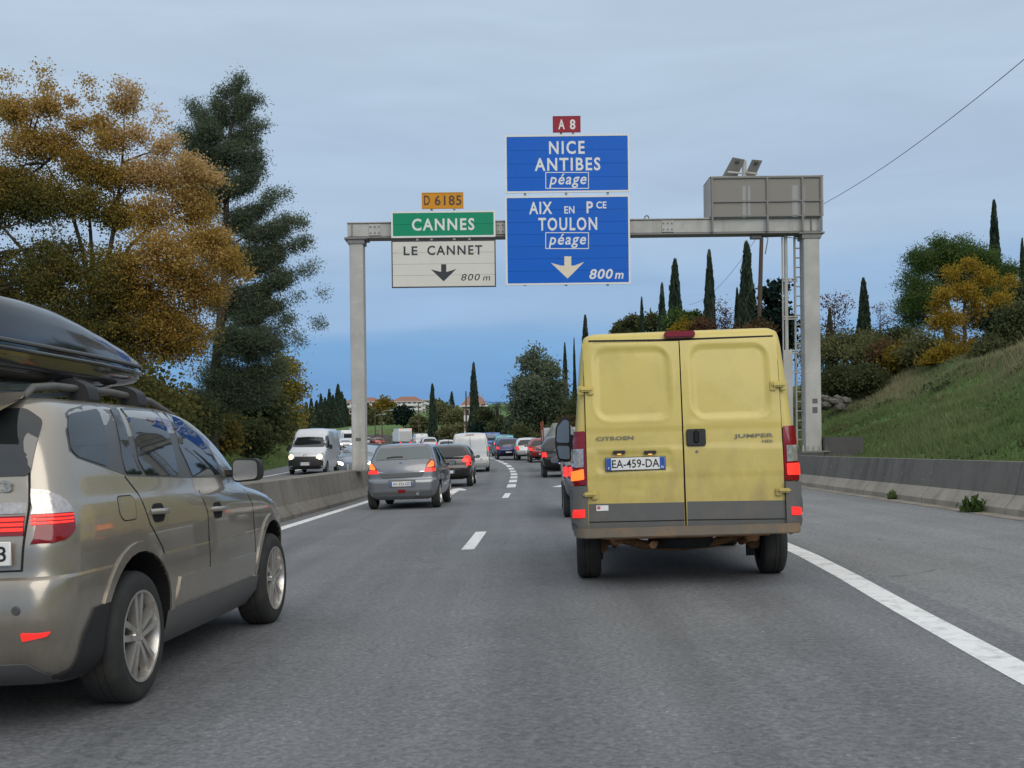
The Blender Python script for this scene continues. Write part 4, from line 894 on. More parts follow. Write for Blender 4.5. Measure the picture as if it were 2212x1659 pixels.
pe_ = v.px([c2(112, 512)], 'R')[0]; v.plate('M3', pe_[0]-.52, pe_[0], pe_[1]-.055, pe_[1]+.055, blue=False, charx=(pe_[0]-.14, pe_[0]-.02))
bx_ = v.px([c2(100, 65)], 'R')[0]; bd = v.ray((bx_[0]-.05, -3, bx_[1]+.02), (0, 1, 0))[0]; text_obj('badge', 'X3', M['rim'], v.root, bx_[0]-.15, bx_[0], bx_[1], .05, bd.y-.02, .03)
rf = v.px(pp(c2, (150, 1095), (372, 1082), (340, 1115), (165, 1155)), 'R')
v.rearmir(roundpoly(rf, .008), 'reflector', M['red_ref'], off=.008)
mb = MB(); h_ = v.ray((.5, -3, .62), (0, 1, 0))[0]
for x in (-.7, -.3, .3, .7): h_ = v.ray((x, -3, .62), (0, 1, 0))[0]; mb.lathe([(.001, -.006), (.018, -.006), (.022, 0)], 'y', 12, h_)
v.part(mb, 'parking_sensor', M['satin'])
v.patch(roundpoly([(-.66, 1.10), (.66, 1.10), (.58, 1.48), (-.58, 1.48)], .08), 'F', 'windscreen', G)
v.rearmir(roundpoly([(.50, .72), (.85, .78), (.83, .90), (.55, .86)], .05), 'head_lamp', M['clear_lens'], ax='F', off=.008)
v.patch(roundpoly(rect(-.42, .42, .45, .62), .04), 'F', 'grille', M['dark'], off=.006)
v.mirror(2.62, 1.20, w=.20, h=.17, shell=M['dark'])
# roof rails, bars, box
for sx in (-1, 1):
    mb = MB(); zr = 1.645; xr_ = sx*.57; mb.tube([(xr_, .42, 1.61), (xr_, .52, zr+.02), (xr_, .75, zr+.04), (xr_, 1.45, zr+.045), (xr_, 2.0, zr+.02), (xr_, 2.4, 1.585)], [.016, .02, .02, .02, .02, .016], 8); v.part(mb, 'roof_rail', M['trim'], smooth=60)
roofbox = empty('roof_box', v.mw @ Vector((.10, 1.2, 1.775)), -th, 'glossy black roof box strapped on top of the bronze SUV', 'roof box'); roofbox.rotation_euler = v.root.rotation_euler
# box shell: cross sections along y
sec = []; hw_ = .43
for y, wf, top, bot in ((-1.02, .80, .18, .02), (-.99, .93, .30, -.03), (-.85, .98, .365, -.055), (-.5, 1, .37, -.065), (-.25, 1, .362, -.065), (.0, 1, .335, -.065), (.3, .985, .29, -.06), (.62, .95, .235, -.04), (.85, .90, .185, -.01), (1.0, .80, .14, .03), (1.07, .62, .105, .06)):
    w_ = hw_*wf; mid = .085; R_ = []
    for k in range(26):
        t = 2*math.pi*k/26; c, sn = math.cos(t), math.sin(t); e = .36
        x = w_*math.copysign(abs(c)**e, c); z = mid + ((top-mid) if sn > 0 else (mid-bot))*math.copysign(abs(sn)**.45, sn); R_.append((x, y, z))
    sec.append(R_)
mb = MB(); n = 26; mb.add([p for r in sec for p in r], [(i*n+k, i*n+(k+1) % n, (i+1)*n+(k+1) % n, (i+1)*n+k) for i in range(len(sec)-1) for k in range(n)] + [tuple(range(n)), tuple((len(sec)-1)*n+k for k in range(n))])
M['box_black'] = mat('gloss_black', (.018, .018, .020), .12, coat=.6, var=.2)
mb.obj('shell', M['box_black'], roofbox, smooth=50)
for dz, nm in ((.075, 'lip'), (.115, 'rib')):
    mb = MB(); mb.tube([(p[0]*1.0, p[1], dz) for p in [(hw_*.80, -1.02), (hw_*.99, -.97), (hw_*1.015, -.5), (hw_*1.015, .2), (hw_*.97, .62), (hw_*.91, .86), (hw_*.78, 1.03), (0, 1.08), (-hw_*.78, 1.03), (-hw_*.91, .86), (-hw_*.97, .62), (-hw_*1.015, .2), (-hw_*1.015, -.5), (-hw_*.99, -.97), (-hw_*.8, -1.02)]], .011, 6); mb.obj(nm, M['box_black'] if nm == 'lip' else M['satin'], roofbox, smooth=60)
mb = MB(); mb.box((hw_*.86, -.38, .262), (.012, .16, .06), Matrix.Rotation(R(-30), 3, 'Y')); mb.obj('sticker', mat('pale_sticker', (.4, .4, .42), .5), roofbox)
for yb in (1.05, 1.72):
    ca = empty('roof_crossbar', v.mw @ Vector((0, yb, 1.66)), -th, 'black and silver crossbar carrying the box, %s' % ('over the rear doors' if yb < 1.4 else 'over the front doors'), 'crossbar'); ca.rotation_euler = v.root.rotation_euler
    mb = MB(); mb.box((0, 0, .045), (1.12, .075, .026)); mb.obj('bar', M['rim'], ca, bevel=.01)
    for sx in (-1, 1):
        mb = MB(); mb.prism(roundpoly([(sx*.46, .02), (sx*.46, .075), (sx*.55, .085), (sx*.63, .04), (sx*.65, -.05), (sx*.54, -.05), (sx*.52, .0)], .02, 3), -.07, .07, 'y'); mb.obj('foot', M['dark'], ca, bevel=.012)
v.wheels('alloy', rimr=.70)

# ---- yellow panel van
M['yellow'] = road_film('faded_yellow_paint', (.63, .50, .13), (.25, .185, .10), .42, .25)
a_, b_ = unpx(1481, 1100); th2 = R(3.4)
yv = Veh('panel_van', 'faded yellow panel van with two closed rear doors', 'van', a_*9.62+.03, 9.62, -th2,
    [(.47, .16, 4.75, .95, .12, .4), (.51, .06, 4.85, .985, .10, .5), (.56, .045, 4.86, 1.0, .09, .5), (.85, .045, 4.86, 1.008, .08, .5), (1.0, .047, 4.8, 1.008, .08, .5), (1.15, .05, 4.55, 1.003, .08, .5), (1.25, .052, 4.25, .998, .08, .45), (1.35, .057, 4.1, .988, .08, .4), (1.7, .078, 3.75, .955, .08, .35), (2.0, .10, 3.4, .925, .08, .3), (2.20, .125, 3.2, .905, .09, .3), (2.275, .15, 3.05, .885, .10, .3), (2.31, .20, 2.95, .84, .12, .3)],
    crown=.035, cr=.02, cf=.2, tr=.012, tf=.07, body=M['yellow'], axles=(.95, 3.95), rw=.338, ra=.40, wheel_w=.23, track=.995, nz=70)
v = yv
def Rr(*p): return v.px(pp(c3, *p), 'R')
ld = Rr((213, 226), (751, 210), (789, 1264), (243, 1277)); rdr = Rr((757, 208), (1301, 186), (1361, 1258), (800, 1264))
def rrsd(poly, rad):
    cx = sum(p[0] for p in poly)/4; cz = sum(p[1] for p in poly)/4; pts = [Vector(p) for p in roundpoly(poly, rad, 6)]; n = len(pts)
    def f(x, z):
        q = Vector((x, z)); best = 9; ins = False; j = n-1
        for i in range(n):
            a, b = pts[j], pts[i]; ab = b-a; t = max(0, min(1, (q-a).dot(ab)/max(ab.length_squared, 1e-9))); best = min(best, (q-a-ab*t).length)
            if (a.y > z) != (b.y > z) and x < (b.x-a.x)*(z-a.y)/(b.y-a.y)+a.x: ins = not ins
            j = i
        return -best if ins else best
    return f
wl = rrsd(Rr((266, 252), (690, 241), (718, 642), (285, 660)), .14); wr = rrsd(Rr((808, 232), (1248, 222), (1275, 630), (833, 645)), .14)
pl1 = rrsd(Rr((285, 832), (715, 822), (722, 940), (292, 960)), .04)
b1 = Rr((245, 715), (750, 705), (800, 702), (1310, 688)); b2 = Rr((250, 822), (760, 808), (900, 802), (1330, 795)); b3 = Rr((245, 985), (780, 968), (800, 968), (1340, 955))
def zline(L_, x): return float(np.interp(x, [p[0] for p in L_], [p[1] for p in L_]))
dn = [(*Rr((500, 1052))[0], .09, .025, -.005), (*Rr((900, 1010))[0], .05, .10, -.006), (*Rr((860, 640))[0], .08, .05, -.004), (*Rr((180, 500))[0], .05, .08, -.006)]
def ddisp(x, z):
    d = 0
    for sd in (wl, wr):
        k = sd(x, z); d -= .016*float(sstep(.004, -.028, k)); d += .003*math.exp(-((k-.012)/.012)**2)
    d -= .012*float(sstep(.004, -.025, pl1(x, z)))
    zz1, zz2, zz3 = zline(b1, x), zline(b2, x), zline(b3, x)
    d -= .006*float(sstep(zz1+.012, zz1-.006, z)*sstep(zz2-.012, zz2+.006, z)); d -= .005*float(sstep(zz3+.02, zz3-.02, z))
    for a, b, rx, rz_, e in dn: d += e*math.exp(-((x-a)/rx)**2-((z-b)/rz_)**2)
    return d
ldo = v.panel(ld, 'R', 'rear_door', off=.026, gap=.009, step=.024, disp=ddisp); rdo = v.panel(rdr, 'R', 'rear_door', off=.026, gap=.009, step=.024, disp=ddisp)
seam = Rr((754, 209), (794, 1265)); v.line(seam, 'R', 'door_gap', .014, off=.006)
for poly, d in ((Rr((246, 1131), (784, 1121), (786, 1262), (248, 1275)), ldo), (Rr((803, 1117), (1354, 1110), (1357, 1255), (804, 1262)), rdo)):
    v.patch(poly, 'R', 'lower_trim', M['trim'], off=.030, parent=d, thick=.02)
    lo = [(p[0], p[1]) for p in poly]; a, b, c, e = lo; m1 = (e[0]*.72+a[0]*.28, e[1]*.72+a[1]*.28); m2 = (c[0]*.72+b[0]*.28, c[1]*.72+b[1]*.28); v.line([m1, m2], 'R', 'trim_groove', .010, M['black'], off=.0315, parent=d)
# roof lip
v.line(Rr((186, 218), (700, 200), (1318, 181)), 'R', 'roof_seam', .016, M['black'], off=.004)
bl = Rr((657, 150), (840, 149), (842, 178), (656, 181)); mb = MB(); cz = (bl[0][1]+bl[2][1])/2; cx = (bl[0][0]+bl[1][0])/2; wd = bl[1][0]-bl[0][0]
mb.prism(roundpoly(rect(cx-wd/2, cx+wd/2, cz-.045, cz+.015), .03, 6), .085, .30, 'y'); v.part(mb, 'brake_lamp', M['red_lens'], bevel=.012)
# tail lamps
for side_, pts, amber, clr in ((-1, [(134, 724), (222, 718), (233, 1022), (140, 1024)], [(157, 934), (213, 932), (218, 992), (160, 994)], [(160, 822), (212, 819), (214, 922), (162, 926)]), (1, [(1341, 689), (1420, 684), (1441, 992), (1352, 998)], [(1364, 901), (1419, 898), (1424, 962), (1368, 966)], [(1362, 798), (1410, 795), (1415, 886), (1367, 890)])):
    t = v.patch(roundpoly(Rr(*pts), .02), 'R', 'tail_lamp', M['red_lens'], off=.028, thick=.04, step=.025); v.patch(Rr(*clr), 'R', 'clear_segment', M['clear_lens'], off=.034, parent=t, step=.025); v.patch(roundpoly(Rr(*amber), .012), 'R', 'lit_lamp', M['amber_lit'] if side_ < 0 else M['red_lit'], off=.036, parent=t, step=.025)
# hinges
for (x0, y0, x1, y1), d in (((188, 462, 262, 503), ldo), ((210, 1060, 286, 1094), ldo), ((1276, 432, 1351, 474), rdo), ((1308, 1036, 1386, 1070), rdo)):
    a, b = Rr((x0, y1), (x1, y0)); cx, cz = (a[0]+b[0])/2, (a[1]+b[1])/2; h = v.ray((cx*.8, -3, cz), (0, 1, 0))[0]
    mb = MB(); mb.box((cx, h.y-.052, cz), (abs(b[0]-a[0])*.95, .05, abs(b[1]-a[1])*.80)); hg = v.part(mb, 'hinge', M['yellow'], bevel=.014)
    for sx in (-1, 1): mb = MB(); mb.box((cx+sx*.045, h.y-.032, cz-.012), (.055, .03, abs(b[1]-a[1])*1.4)); v.part(mb, 'hinge_plate', M['yellow'], hg, bevel=.008)
# handle, lock, badges, plate lamps and plate
a, b = Rr((798, 804), (903, 704)); h = v.ray(((a[0]+b[0])/2, -3, (a[1]+b[1])/2), (0, 1, 0))[0]
mb = MB(); mb.prism(roundpoly(rect(a[0], b[0], a[1], b[1]), .02, 3), h.y-.05, h.y-.01, 'y'); hd = v.part(mb, 'door_handle', M['dark'], rdo, bevel=.006)
mb = MB(); mb.box(((a[0]+b[0])/2+.0, h.y-.054, (a[1]+b[1])/2+.005), (.05, .02, .11)); v.part(mb, 'handle_grip', M['black'], rdo, bevel=.01)
c = Rr((855, 835))[0]; mb = MB(); mb.lathe([(.001, h.y-.034), (.014, h.y-.034), (.018, h.y-.024)], 'y', 14, (c[0], 0, c[1])); v.part(mb, 'lock', M['galva_dark'], rdo)
M['badge'] = mat('worn_badge', (.20, .19, .15), .35, .5)
for s_, x0, y0, x1, y1, d in (('CITROEN', 284, 773, 497, 754, ldo), ('JUMPER', 1066, 757, 1288, 735, rdo), ('HDi', 1226, 783, 1284, 769, rdo)):
    a, b = Rr((x0, y0), (x1, y1)); h = v.ray(((a[0]+b[0])/2, -3, (a[1]+b[1])/2), (0, 1, 0))[0]; text_obj('badge', s_, M['badge'], d, a[0], b[0], min(a[1], b[1])+.002, .030 if s_ != 'HDi' else .022, h.y-.031, .03)
for x in (415, 590):
    a = Rr((x, 838))[0]; h = v.ray((a[0], -3, a[1]), (0, 1, 0))[0]; mb = MB(); mb.box((a[0], h.y-.035, a[1]), (.11, .03, .03)); lm = v.part(mb, 'plate_lamp', M['dark'], ldo, bevel=.006)
    mb = MB(); mb.box((a[0], h.y-.037, a[1]-.017), (.035, .02, .004)); v.part(mb, 'lamp_glass', M['warm_lamp'], ldo)
a, b = Rr((334, 940), (681, 864)); ym = v.ray(((a[0]+b[0])/2, -3, (a[1]+b[1])/2), (0, 1, 0))[0].y
mb = MB(); cx, cz = (a[0]+b[0])/2, (a[1]+b[1])/2; W_ = .525; mb.box((cx, ym-.030, cz), (W_+.012, .012, .122)); pt = v.part(mb, 'licence_plate', M['dark'], ldo)
mb = MB(); mb.box((cx, ym-.036, cz), (W_, .008, .11)); v.part(mb, 'plate_face', M['plate_white'], ldo, bevel=.003, seg=1)
for x in (cx-W_/2+.024, cx+W_/2-.024): mb = MB(); mb.box((x, ym-.041, cz), (.044, .003, .106)); v.part(mb, 'plate_band', M['plate_blue'], ldo)
text_obj('plate_text', 'EA-459-DA', M['ink'], ldo, cx-W_*.40, cx+W_*.405, cz-.034, .070, ym-.0415, .012, 0, 1.02)
text_obj('band_text', 'F', M['white'], ldo, cx-W_/2+.018, cx-W_/2+.030, cz-.045, .018, ym-.0435); text_obj('band_text', '06', M['white'], ldo, cx+W_/2-.038, cx+W_/2-.012, cz-.045, .020, ym-.0435)
st = Rr((286, 1140), (354, 1138), (355, 1168), (287, 1171)); sk = v.patch(st, 'R', 'sticker', M['white'], off=.033, parent=ldo)
cc = ((st[0][0]+st[3][0])/2+.022, (st[0][1]+st[3][1])/2+.004); v.patch([(cc[0]+.016*math.cos(t), cc[1]+.016*math.sin(t)) for t in np.linspace(0, 2*math.pi, 12, endpoint=False)], 'R', 'sticker_disc', mat('sticker_pink', (.55, .12, .16), .5), off=.0345, parent=ldo)
# bumper: corners, bar, reflectors
for pts in ([(128, 1026), (238, 1030), (242, 1283), (200, 1312), (160, 1262), (135, 1180), (124, 1108)], [(1354, 1003), (1449, 998), (1456, 1078), (1445, 1190), (1420, 1260), (1378, 1298), (1361, 1258)]):
    v.patch(Rr(*pts), 'R', 'bumper_corner', M['trim'], off=.055, thick=.075, step=.03)
v.both([(-.0, .46), (.62, .46), (.62, .72), (.30, .78), (.08, .98), (.03, .98)], 'bumper_flank', M['trim'], off=.02, thick=.03)
mb = MB(); mb.prism(roundpoly([(-.93, -.06), (.93, -.06), (1.0, .02), (1.02, .35), (.90, .35), (.86, .10), (-.86, .10), (-.90, .35), (-1.02, .35), (-1.0, .02)], .04, 3), .462, .548, 'z'); v.part(mb, 'rear_bumper', mat('muddy_bumper', (.16, .135, .105), .7, var=.25, vscale=6, dirt=(.27, .165, .08), dscale=3.5, damt=.95), bevel=.022)
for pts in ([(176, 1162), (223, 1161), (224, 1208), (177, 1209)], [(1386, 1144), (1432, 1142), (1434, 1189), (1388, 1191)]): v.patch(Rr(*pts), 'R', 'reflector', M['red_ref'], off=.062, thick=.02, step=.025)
# underbody
mb = MB(); mb.tube([(-.80, 1.05, .33), (-.55, 1.05, .36), (-.35, 1.05, .30), (0, 1.05, .27), (.35, 1.05, .30), (.55, 1.05, .36), (.80, 1.05, .33)], .045, 8); v.part(mb, 'rear_axle', M['rust'], smooth=60)
for sx in (-1, 1):
    mb = MB(); mb.tube([(sx*.62, .30, .45), (sx*.62, .65, .36), (sx*.62, 1.05, .30), (sx*.62, 1.6, .40)], .032, 6); v.part(mb, 'leaf_spring', M['rust'])
    mb = MB(); mb.box((sx*.62, .42, .42), (.12, .2, .10)); mb.box((sx*.74, 1.05, .34), (.10, .2, .2)); v.part(mb, 'spring_mount', M['rust'], bevel=.015)
    mb = MB(); mb.box((sx*.84, 1.48, .30), (.22, .015, .36)); v.part(mb, 'mud_flap', M['dark'])
mb = MB(); mb.tube([(-.30, .20, .37), (-.25, .6, .36), (.20, .8, .40), (.25, 2.2, .38)], .035, 8); v.part(mb, 'exhaust_pipe', M['rust'], smooth=60)
mb = MB(); mb.lathe([(.001, .30), (.27, .30), (.31, .34), (.31, .42), (.27, .46), (.001, .46)], 'z', 24, (.0, .55+.2, 0)); v.part(mb, 'spare_wheel', M['rubber'], smooth=40)
mb = MB(); mb.box((0, .14, .47), (1.5, .06, .07)); v.part(mb, 'chassis_member', M['rust'], bevel=.01)
# front end and flanks (hidden side kept simple but complete)
v.patch(roundpoly([(-.82, 1.32), (.82, 1.32), (.74, 2.05), (-.74, 2.05)], .08), 'F', 'windscreen', G); v.patch(roundpoly(rect(-.5, .5, .62, .80), .05), 'F', 'grille', M['dark'])
v.rearmir(roundpoly([(.55, .80), (.92, .84), (.92, 1.05), (.62, .98)], .05), 'head_lamp', M['clear_lens'], ax='F', off=.008)
v.both(roundpoly([(3.15, 1.30), (3.95, 1.30), (3.55, 1.95), (3.15, 1.98)], .05), 'side_window', G)
v.both([(1.6, .60), (3.0, .60), (3.0, .70), (1.6, .70)], 'side_moulding', M['trim'], off=.012)
for ax in 'SL':
    v.line([(3.08, .55), (3.08, 2.0)], ax, 'door_gap', .01); v.line([(4.02, .55), (4.0, 1.3), (3.6, 2.0)], ax, 'door_gap', .01)
for sx in (-1, 1):
    xm = sx*1.0; mb = MB(); mb.box((xm, 3.80, 1.34), (.12, .06, .22)); arm = v.part(mb, 'mirror_arm', M['dark'], bevel=.02)
    out = roundpoly([(xm+sx*.04, 1.10), (xm+sx*.20, 1.12), (xm+sx*.235, 1.32), (xm+sx*.22, 1.56), (xm+sx*.12, 1.68), (xm+sx*.03, 1.66)], .06, 4)
    mb = MB(); mb.prism(out, 3.72, 3.86, 'y'); sh = v.part(mb, 'door_mirror', M['dark'], bevel=.03)
    for poly in ([(xm+sx*.055, 1.345), (xm+sx*.215, 1.355), (xm+sx*.20, 1.54), (xm+sx*.115, 1.64), (xm+sx*.05, 1.62)], [(xm+sx*.055, 1.14), (xm+sx*.185, 1.155), (xm+sx*.212, 1.315), (xm+sx*.055, 1.305)]):
        mb = MB(); mb.prism(roundpoly(poly, .03, 3), 3.712, 3.722, 'y'); v.part(mb, 'mirror_glass', M['mirror'], sh)
v.wheels('steel', rimr=.60)

# ---- grey hatchback beside the median
a_, b_ = unpx(868, 1040)
sw = Veh('hatchback', 'grey hatchback with lit tail lamps next to the median barrier under the gantry', 'car', a_*24.5, 24.5, -R(2.3),
    [(.22, .14, 3.55, .72, .2, .3), (.32, .03, 3.66, .80, .22, .4), (.45, 0, 3.7, .835, .24, .45), (.60, .0, 3.7, .845, .24, .45), (.66, .015, 3.68, .845, .22, .45), (.70, .045, 3.66, .845, .22, .45), (.85, .055, 3.55, .845, .22, .5), (.96, .08, 3.1, .83, .22, .5), (1.0, .10, 2.85, .815, .22, .5), (1.10, .16, 2.72, .79, .24, .4), (1.30, .29, 2.38, .715, .24, .3), (1.42, .37, 2.1, .665, .25, .3), (1.47, .42, 1.9, .61, .25, .3)],
    crown=.045, cr=.10, cf=.14, tr=.04, tf=.06, body=mat('grey_paint', (.20, .21, .225), .30, .5, coat=.9, var=.04, dirt=(.13, .125, .12), damt=.4), axles=(.56, 2.94), rw=.305, wheel_w=.19, nz=60)
v = sw
def R4(*p): return v.px(pp(c4, *p), 'R')
v.patch(roundpoly(R4((786, 668), (822, 582), (850, 556), (1150, 545), (1176, 560), (1196, 640), (1180, 655)), .04), 'R', 'rear_window', M['glass_pale'], off=.006)
for pts, hot in (([(742, 770), (744, 692), (768, 685), (800, 732), (814, 768)], [(752, 740), (752, 700), (768, 694), (788, 728), (790, 742)]), ([(1143, 750), (1164, 690), (1194, 657), (1222, 680), (1226, 745)], [(1160, 720), (1178, 690), (1196, 668), (1214, 684), (1212, 712)])):
    t = v.patch(roundpoly(R4(*pts), .03), 'R', 'tail_lamp', M['red_lens'], off=.012); v.patch(roundpoly(R4(*hot), .02), 'R', 'lit_lamp', M['amber_lit'], off=.018, parent=t)
    lo = [pts[0], pts[-1], (pts[-1][0]-5, pts[-1][1]-22), (pts[0][0]+5, pts[0][1]-22)]
    v.patch(roundpoly(R4(*lo), .02), 'R', 'lit_lamp', M['red_lit'], off=.016, parent=t)
v.panel(roundpoly(R4((800, 672), (1190, 655), (1165, 690), (1140, 760), (1125, 785), (838, 800), (815, 735)), .03), 'R', 'tailgate', off=.004, gap=.008)
v.patch(roundpoly(R4((818, 770), (1145, 752), (1132, 783), (832, 800)), .02), 'R', 'tailgate_trim', M['trim'], off=.010)
v.patch(roundpoly(R4((880, 815), (1082, 810), (1080, 862), (890, 868)), .02), 'R', 'plate_recess', M['trim'], off=.008)
a, b = R4((895, 858), (1065, 822)); v.plate('AV-353-GD', (a[0]+b[0])/2-.26, (a[0]+b[0])/2+.26, (a[1]+b[1])/2-.055, (a[1]+b[1])/2+.055)
v.patch(roundpoly(R4((953, 882), (1008, 880), (1006, 904), (956, 906)), .02), 'R', 'fog_lamp', M['red_lens'], off=.01)
v.patch(roundpoly(R4((740, 905), (1240, 880), (1220, 935), (760, 945)), .02), 'R', 'bumper_lower', M['trim'], off=.005)
c = R4((1098, 905))[0]; mb = MB(); mb.tube([(c[0], -.02, c[1]-.02), (c[0], .4, c[1]-.02)], .035, 10); v.part(mb, 'exhaust_tip', M['chrome'], smooth=60)
a, b = R4((872, 652), (988, 645)); mb = MB(); y_ = v.ray((a[0], -3, a[1]), (0, 1, 0))[0].y; mb.tube([(a[0], y_-.02, a[1]), ((a[0]+b[0])/2, y_-.02, (a[1]+b[1])/2+.012), (b[0], y_-.02, b[1])], [.012, .016, .02], 6); v.part(mb, 'rear_wiper', M['dark'])
c = R4((972, 692))[0]; y_ = v.ray((c[0], -3, c[1]), (0, 1, 0))[0].y-.012
me = bpy.data.meshes.new('emblem'); k = .045; SP = [(-1, .15), (0, 1), (1, .2), (.35, -.15), (1, -.3), (0, -1), (-1, -.2), (-.35, .15)]; me.from_pydata([(c[0]+a*k, y_, c[1]+b*k) for a, b in [(0, 1), (1, .35), (.55, .12), (0, .45), (-.25, .28), (1, -.30), (0, -1), (-1, -.35), (-.55, -.12), (0, -.45), (.25, -.28), (-1, .30)]], [], [(0, 1, 2, 3), (3, 4, 11, 0), (4, 5, 10, 11), (5, 6, 9, 10), (6, 7, 8, 9)]); link('emblem', me, M['chrome'], v.root)
for sx in (-1, 1): v.patch(roundpoly([(sx*.42, .845), (sx*.64, .850), (sx*.64, .862), (sx*.42, .858)], .004), 'R', 'badge', M['chrome'], off=.008)
v.both(roundpoly([(.75, 1.05), (2.62, 1.0), (2.08, 1.36), (.95, 1.40)], .06), 'side_window', G); v.patch(roundpoly([(-.62, 1.02), (.62, 1.02), (.54, 1.38), (-.54, 1.38)], .08), 'F', 'windscreen', G)
for ax in 'SL':
    v.line([(1.55, .35), (1.50, 1.02)], ax, 'door_gap'); v.line([(2.6, .35), (2.62, 1.0)], ax, 'door_gap'); v.line([(1.05, .75), (.85, 1.05)], ax, 'door_gap')
    for y_ in (1.15, 1.75): v.patch(roundpoly(rect(y_, y_+.17, .85, .885), .015), ax, 'door_handle', v.paint, off=.03, thick=.04)
v.rearmir(roundpoly([(.5, .65), (.78, .7), (.78, .86), (.58, .8)], .04), 'head_lamp', M['clear_lens'], ax='F', off=.008); v.patch(roundpoly(rect(-.4, .4, .35, .5), .04), 'F', 'grille', M['dark'])
v.mirror(2.52, 1.0, w=.18, h=.13, shell=M['dark']); v.wheels('alloy', rimr=.68)

# ---- dark hatchback ahead of it
a_, b_ = unpx(966, 1010)
pg = car('hatchback', 'dark brown hatchback between the grey hatchback and the white van', a_*37.2, 37.2, -R(.6), (.055, .050, .047), 3.95, .87, 1.47, metal=.5, nz=44)
pg.patch(roundpoly([(.50, .90), (.70, .84), (.83, .88), (.80, 1.05), (.66, 1.10)], .05), 'R', 'lamp_cluster', M['red_lit'], off=.016); pg.patch(roundpoly([(-.50, .90), (-.70, .84), (-.83, .88), (-.80, 1.05), (-.66, 1.10)], .05), 'R', 'lamp_cluster', M['red_lit'], off=.016)
mb = MB(); mb.tube([(0, 1.25, 1.50), (0, 1.15, 1.68)], .008, 5); pg.part(mb, 'aerial', M['dark'])
# ---- white panel van
a_, b_ = unpx(1017, 980)
wv = van('panel_van', 'white panel van with plain rear doors driving behind the dark hatchback', a_*56, 56, R(1.0), (.62, .62, .61), 4.97, .985, 2.02, nz=44)
# ---- grey car hidden by the yellow van
car('hatchback', 'silver grey car mostly hidden in front of the yellow van', 1.80, 19.2, -R(2), (.26, .265, .27), 4.2, .90, 1.50, metal=.5)
# ---- dark people carrier and the loaded tipper beyond it
dk = car('people_carrier', 'black people carrier just ahead of the yellow van mirror', 2.14, 44, -R(.5), (.022, .022, .024), 4.4, .92, 1.68, metal=.3, cat='car')
tp = Veh('flatbed_truck', 'small flatbed truck loaded under a grey tarpaulin', 'truck', 2.55, 53, 0, [(.45, .02, 5.0, .95, .03, .3), (.60, 0, 5.05, .98, .03, .3), (.80, 0, 5.1, 1.0, .03, .35), (.9, 0, 5.1, 1.0, .03, .35)], crown=.01, body=paint((.05, .05, .055), .2), axles=(1.1, 4.1), rw=.34, nz=12)
v = tp; mb = MB(); mb.box((0, 4.2, 1.55), (1.9, 1.5, 1.3)); v.part(mb, 'cab', paint((.5, .5, .5), .1), bevel=.12)
mb = MB(); mb.box((0, 1.7, .98), (2.0, 3.3, .12)); v.part(mb, 'flatbed', M['trim'])
for sx in (-1, 1):
    for y_ in (.08, 3.3): mb = MB(); mb.box((sx*.97, y_, 1.75), (.06, .06, 1.5)); v.part(mb, 'stake', mat('rusty_red_stake', (.25, .06, .03), .7))
mb = MB(); nx_, ny_ = 12, 14; Vv = []; 
for j in range(ny_):
    for i in range(nx_):
        x = -0.93+1.86*i/(nx_-1); y = .1+3.1*j/(ny_-1); e = min(1, 3*min(i, nx_-1-i)/(nx_-1)+.15)*min(1, 3*min(j, ny_-1-j)/(ny_-1)+.25); Vv.append((x, y, 1.06+1.30*e**.7+random.uniform(-.10, .10)*e + .25*x*0))
mb.add(Vv, [(j*nx_+i, j*nx_+i+1, (j+1)*nx_+i+1, (j+1)*nx_+i) for j in range(ny_-1) for i in range(nx_-1)]); v.part(mb, 'tarpaulin', mat('tarpaulin', (.20, .205, .19), .6, var=.35, vscale=3, dirt=(.10, .12, .09)), smooth=30)
v.rearmir(rect(.70, .92, .70, .82), 'tail_lamp', M['red_lit'], off=.012); v.wheels('steel')
# ---- the queue in the bend
car('hatchback', 'red hatchback in the right lane with an amber indicator lit', 2.0, 69.5, R(2), (.30, .022, .015), 4.1, .88, 1.55, metal=.2)
car('crossover', 'white crossover between the red hatchback and the navy crossover', 1.18, 76, R(3), (.62, .62, .62), 4.3, .9, 1.58, metal=.1)
car('crossover', 'navy blue crossover behind the white crossover', -.22, 79.5, R(3), (.012, .022, .11), 4.4, .92, 1.58, metal=.4)
van('small_van', 'turquoise van with glazed rear ahead of the navy crossover', -.62, 95, R(5), (.03, .30, .40), 4.4, .93, 1.85, windows=True)
van('minibus', 'bright blue van with white roof rim far ahead in the queue', -2.05, 117, R(8), (.02, .13, .42), 5.2, 1.0, 2.15, windows=True)
car('hatchback', 'white car whose roof shows above the dark hatchback', (966-U0)/FPX*103, 103, R(6), (.62, .62, .62), 4.2, .88, 1.5, metal=.1)
van('small_van', 'white van far off in the left lane beyond the dark hatchback', (912-U0)/FPX*150, 150, R(12), (.6, .6, .6), 5, 1.0, 2.2)
car('pickup', 'white and navy pickup showing over the grey hatchback roof', (929-U0)/FPX*128, 128, R(9), (.55, .56, .6), 4.8, .92, 1.75, metal=.1)
car('hatchback', 'red car far ahead left of the white box truck', (821-U0)/FPX*196, 196, R(24), (.35, .05, .03), 4.1, .88, 1.5)
car('hatchback', 'silver car with a red lamp beyond the left gantry post', (796-U0)/FPX*206, 206, R(27), (.4, .4, .42), 4.1, .88, 1.5)
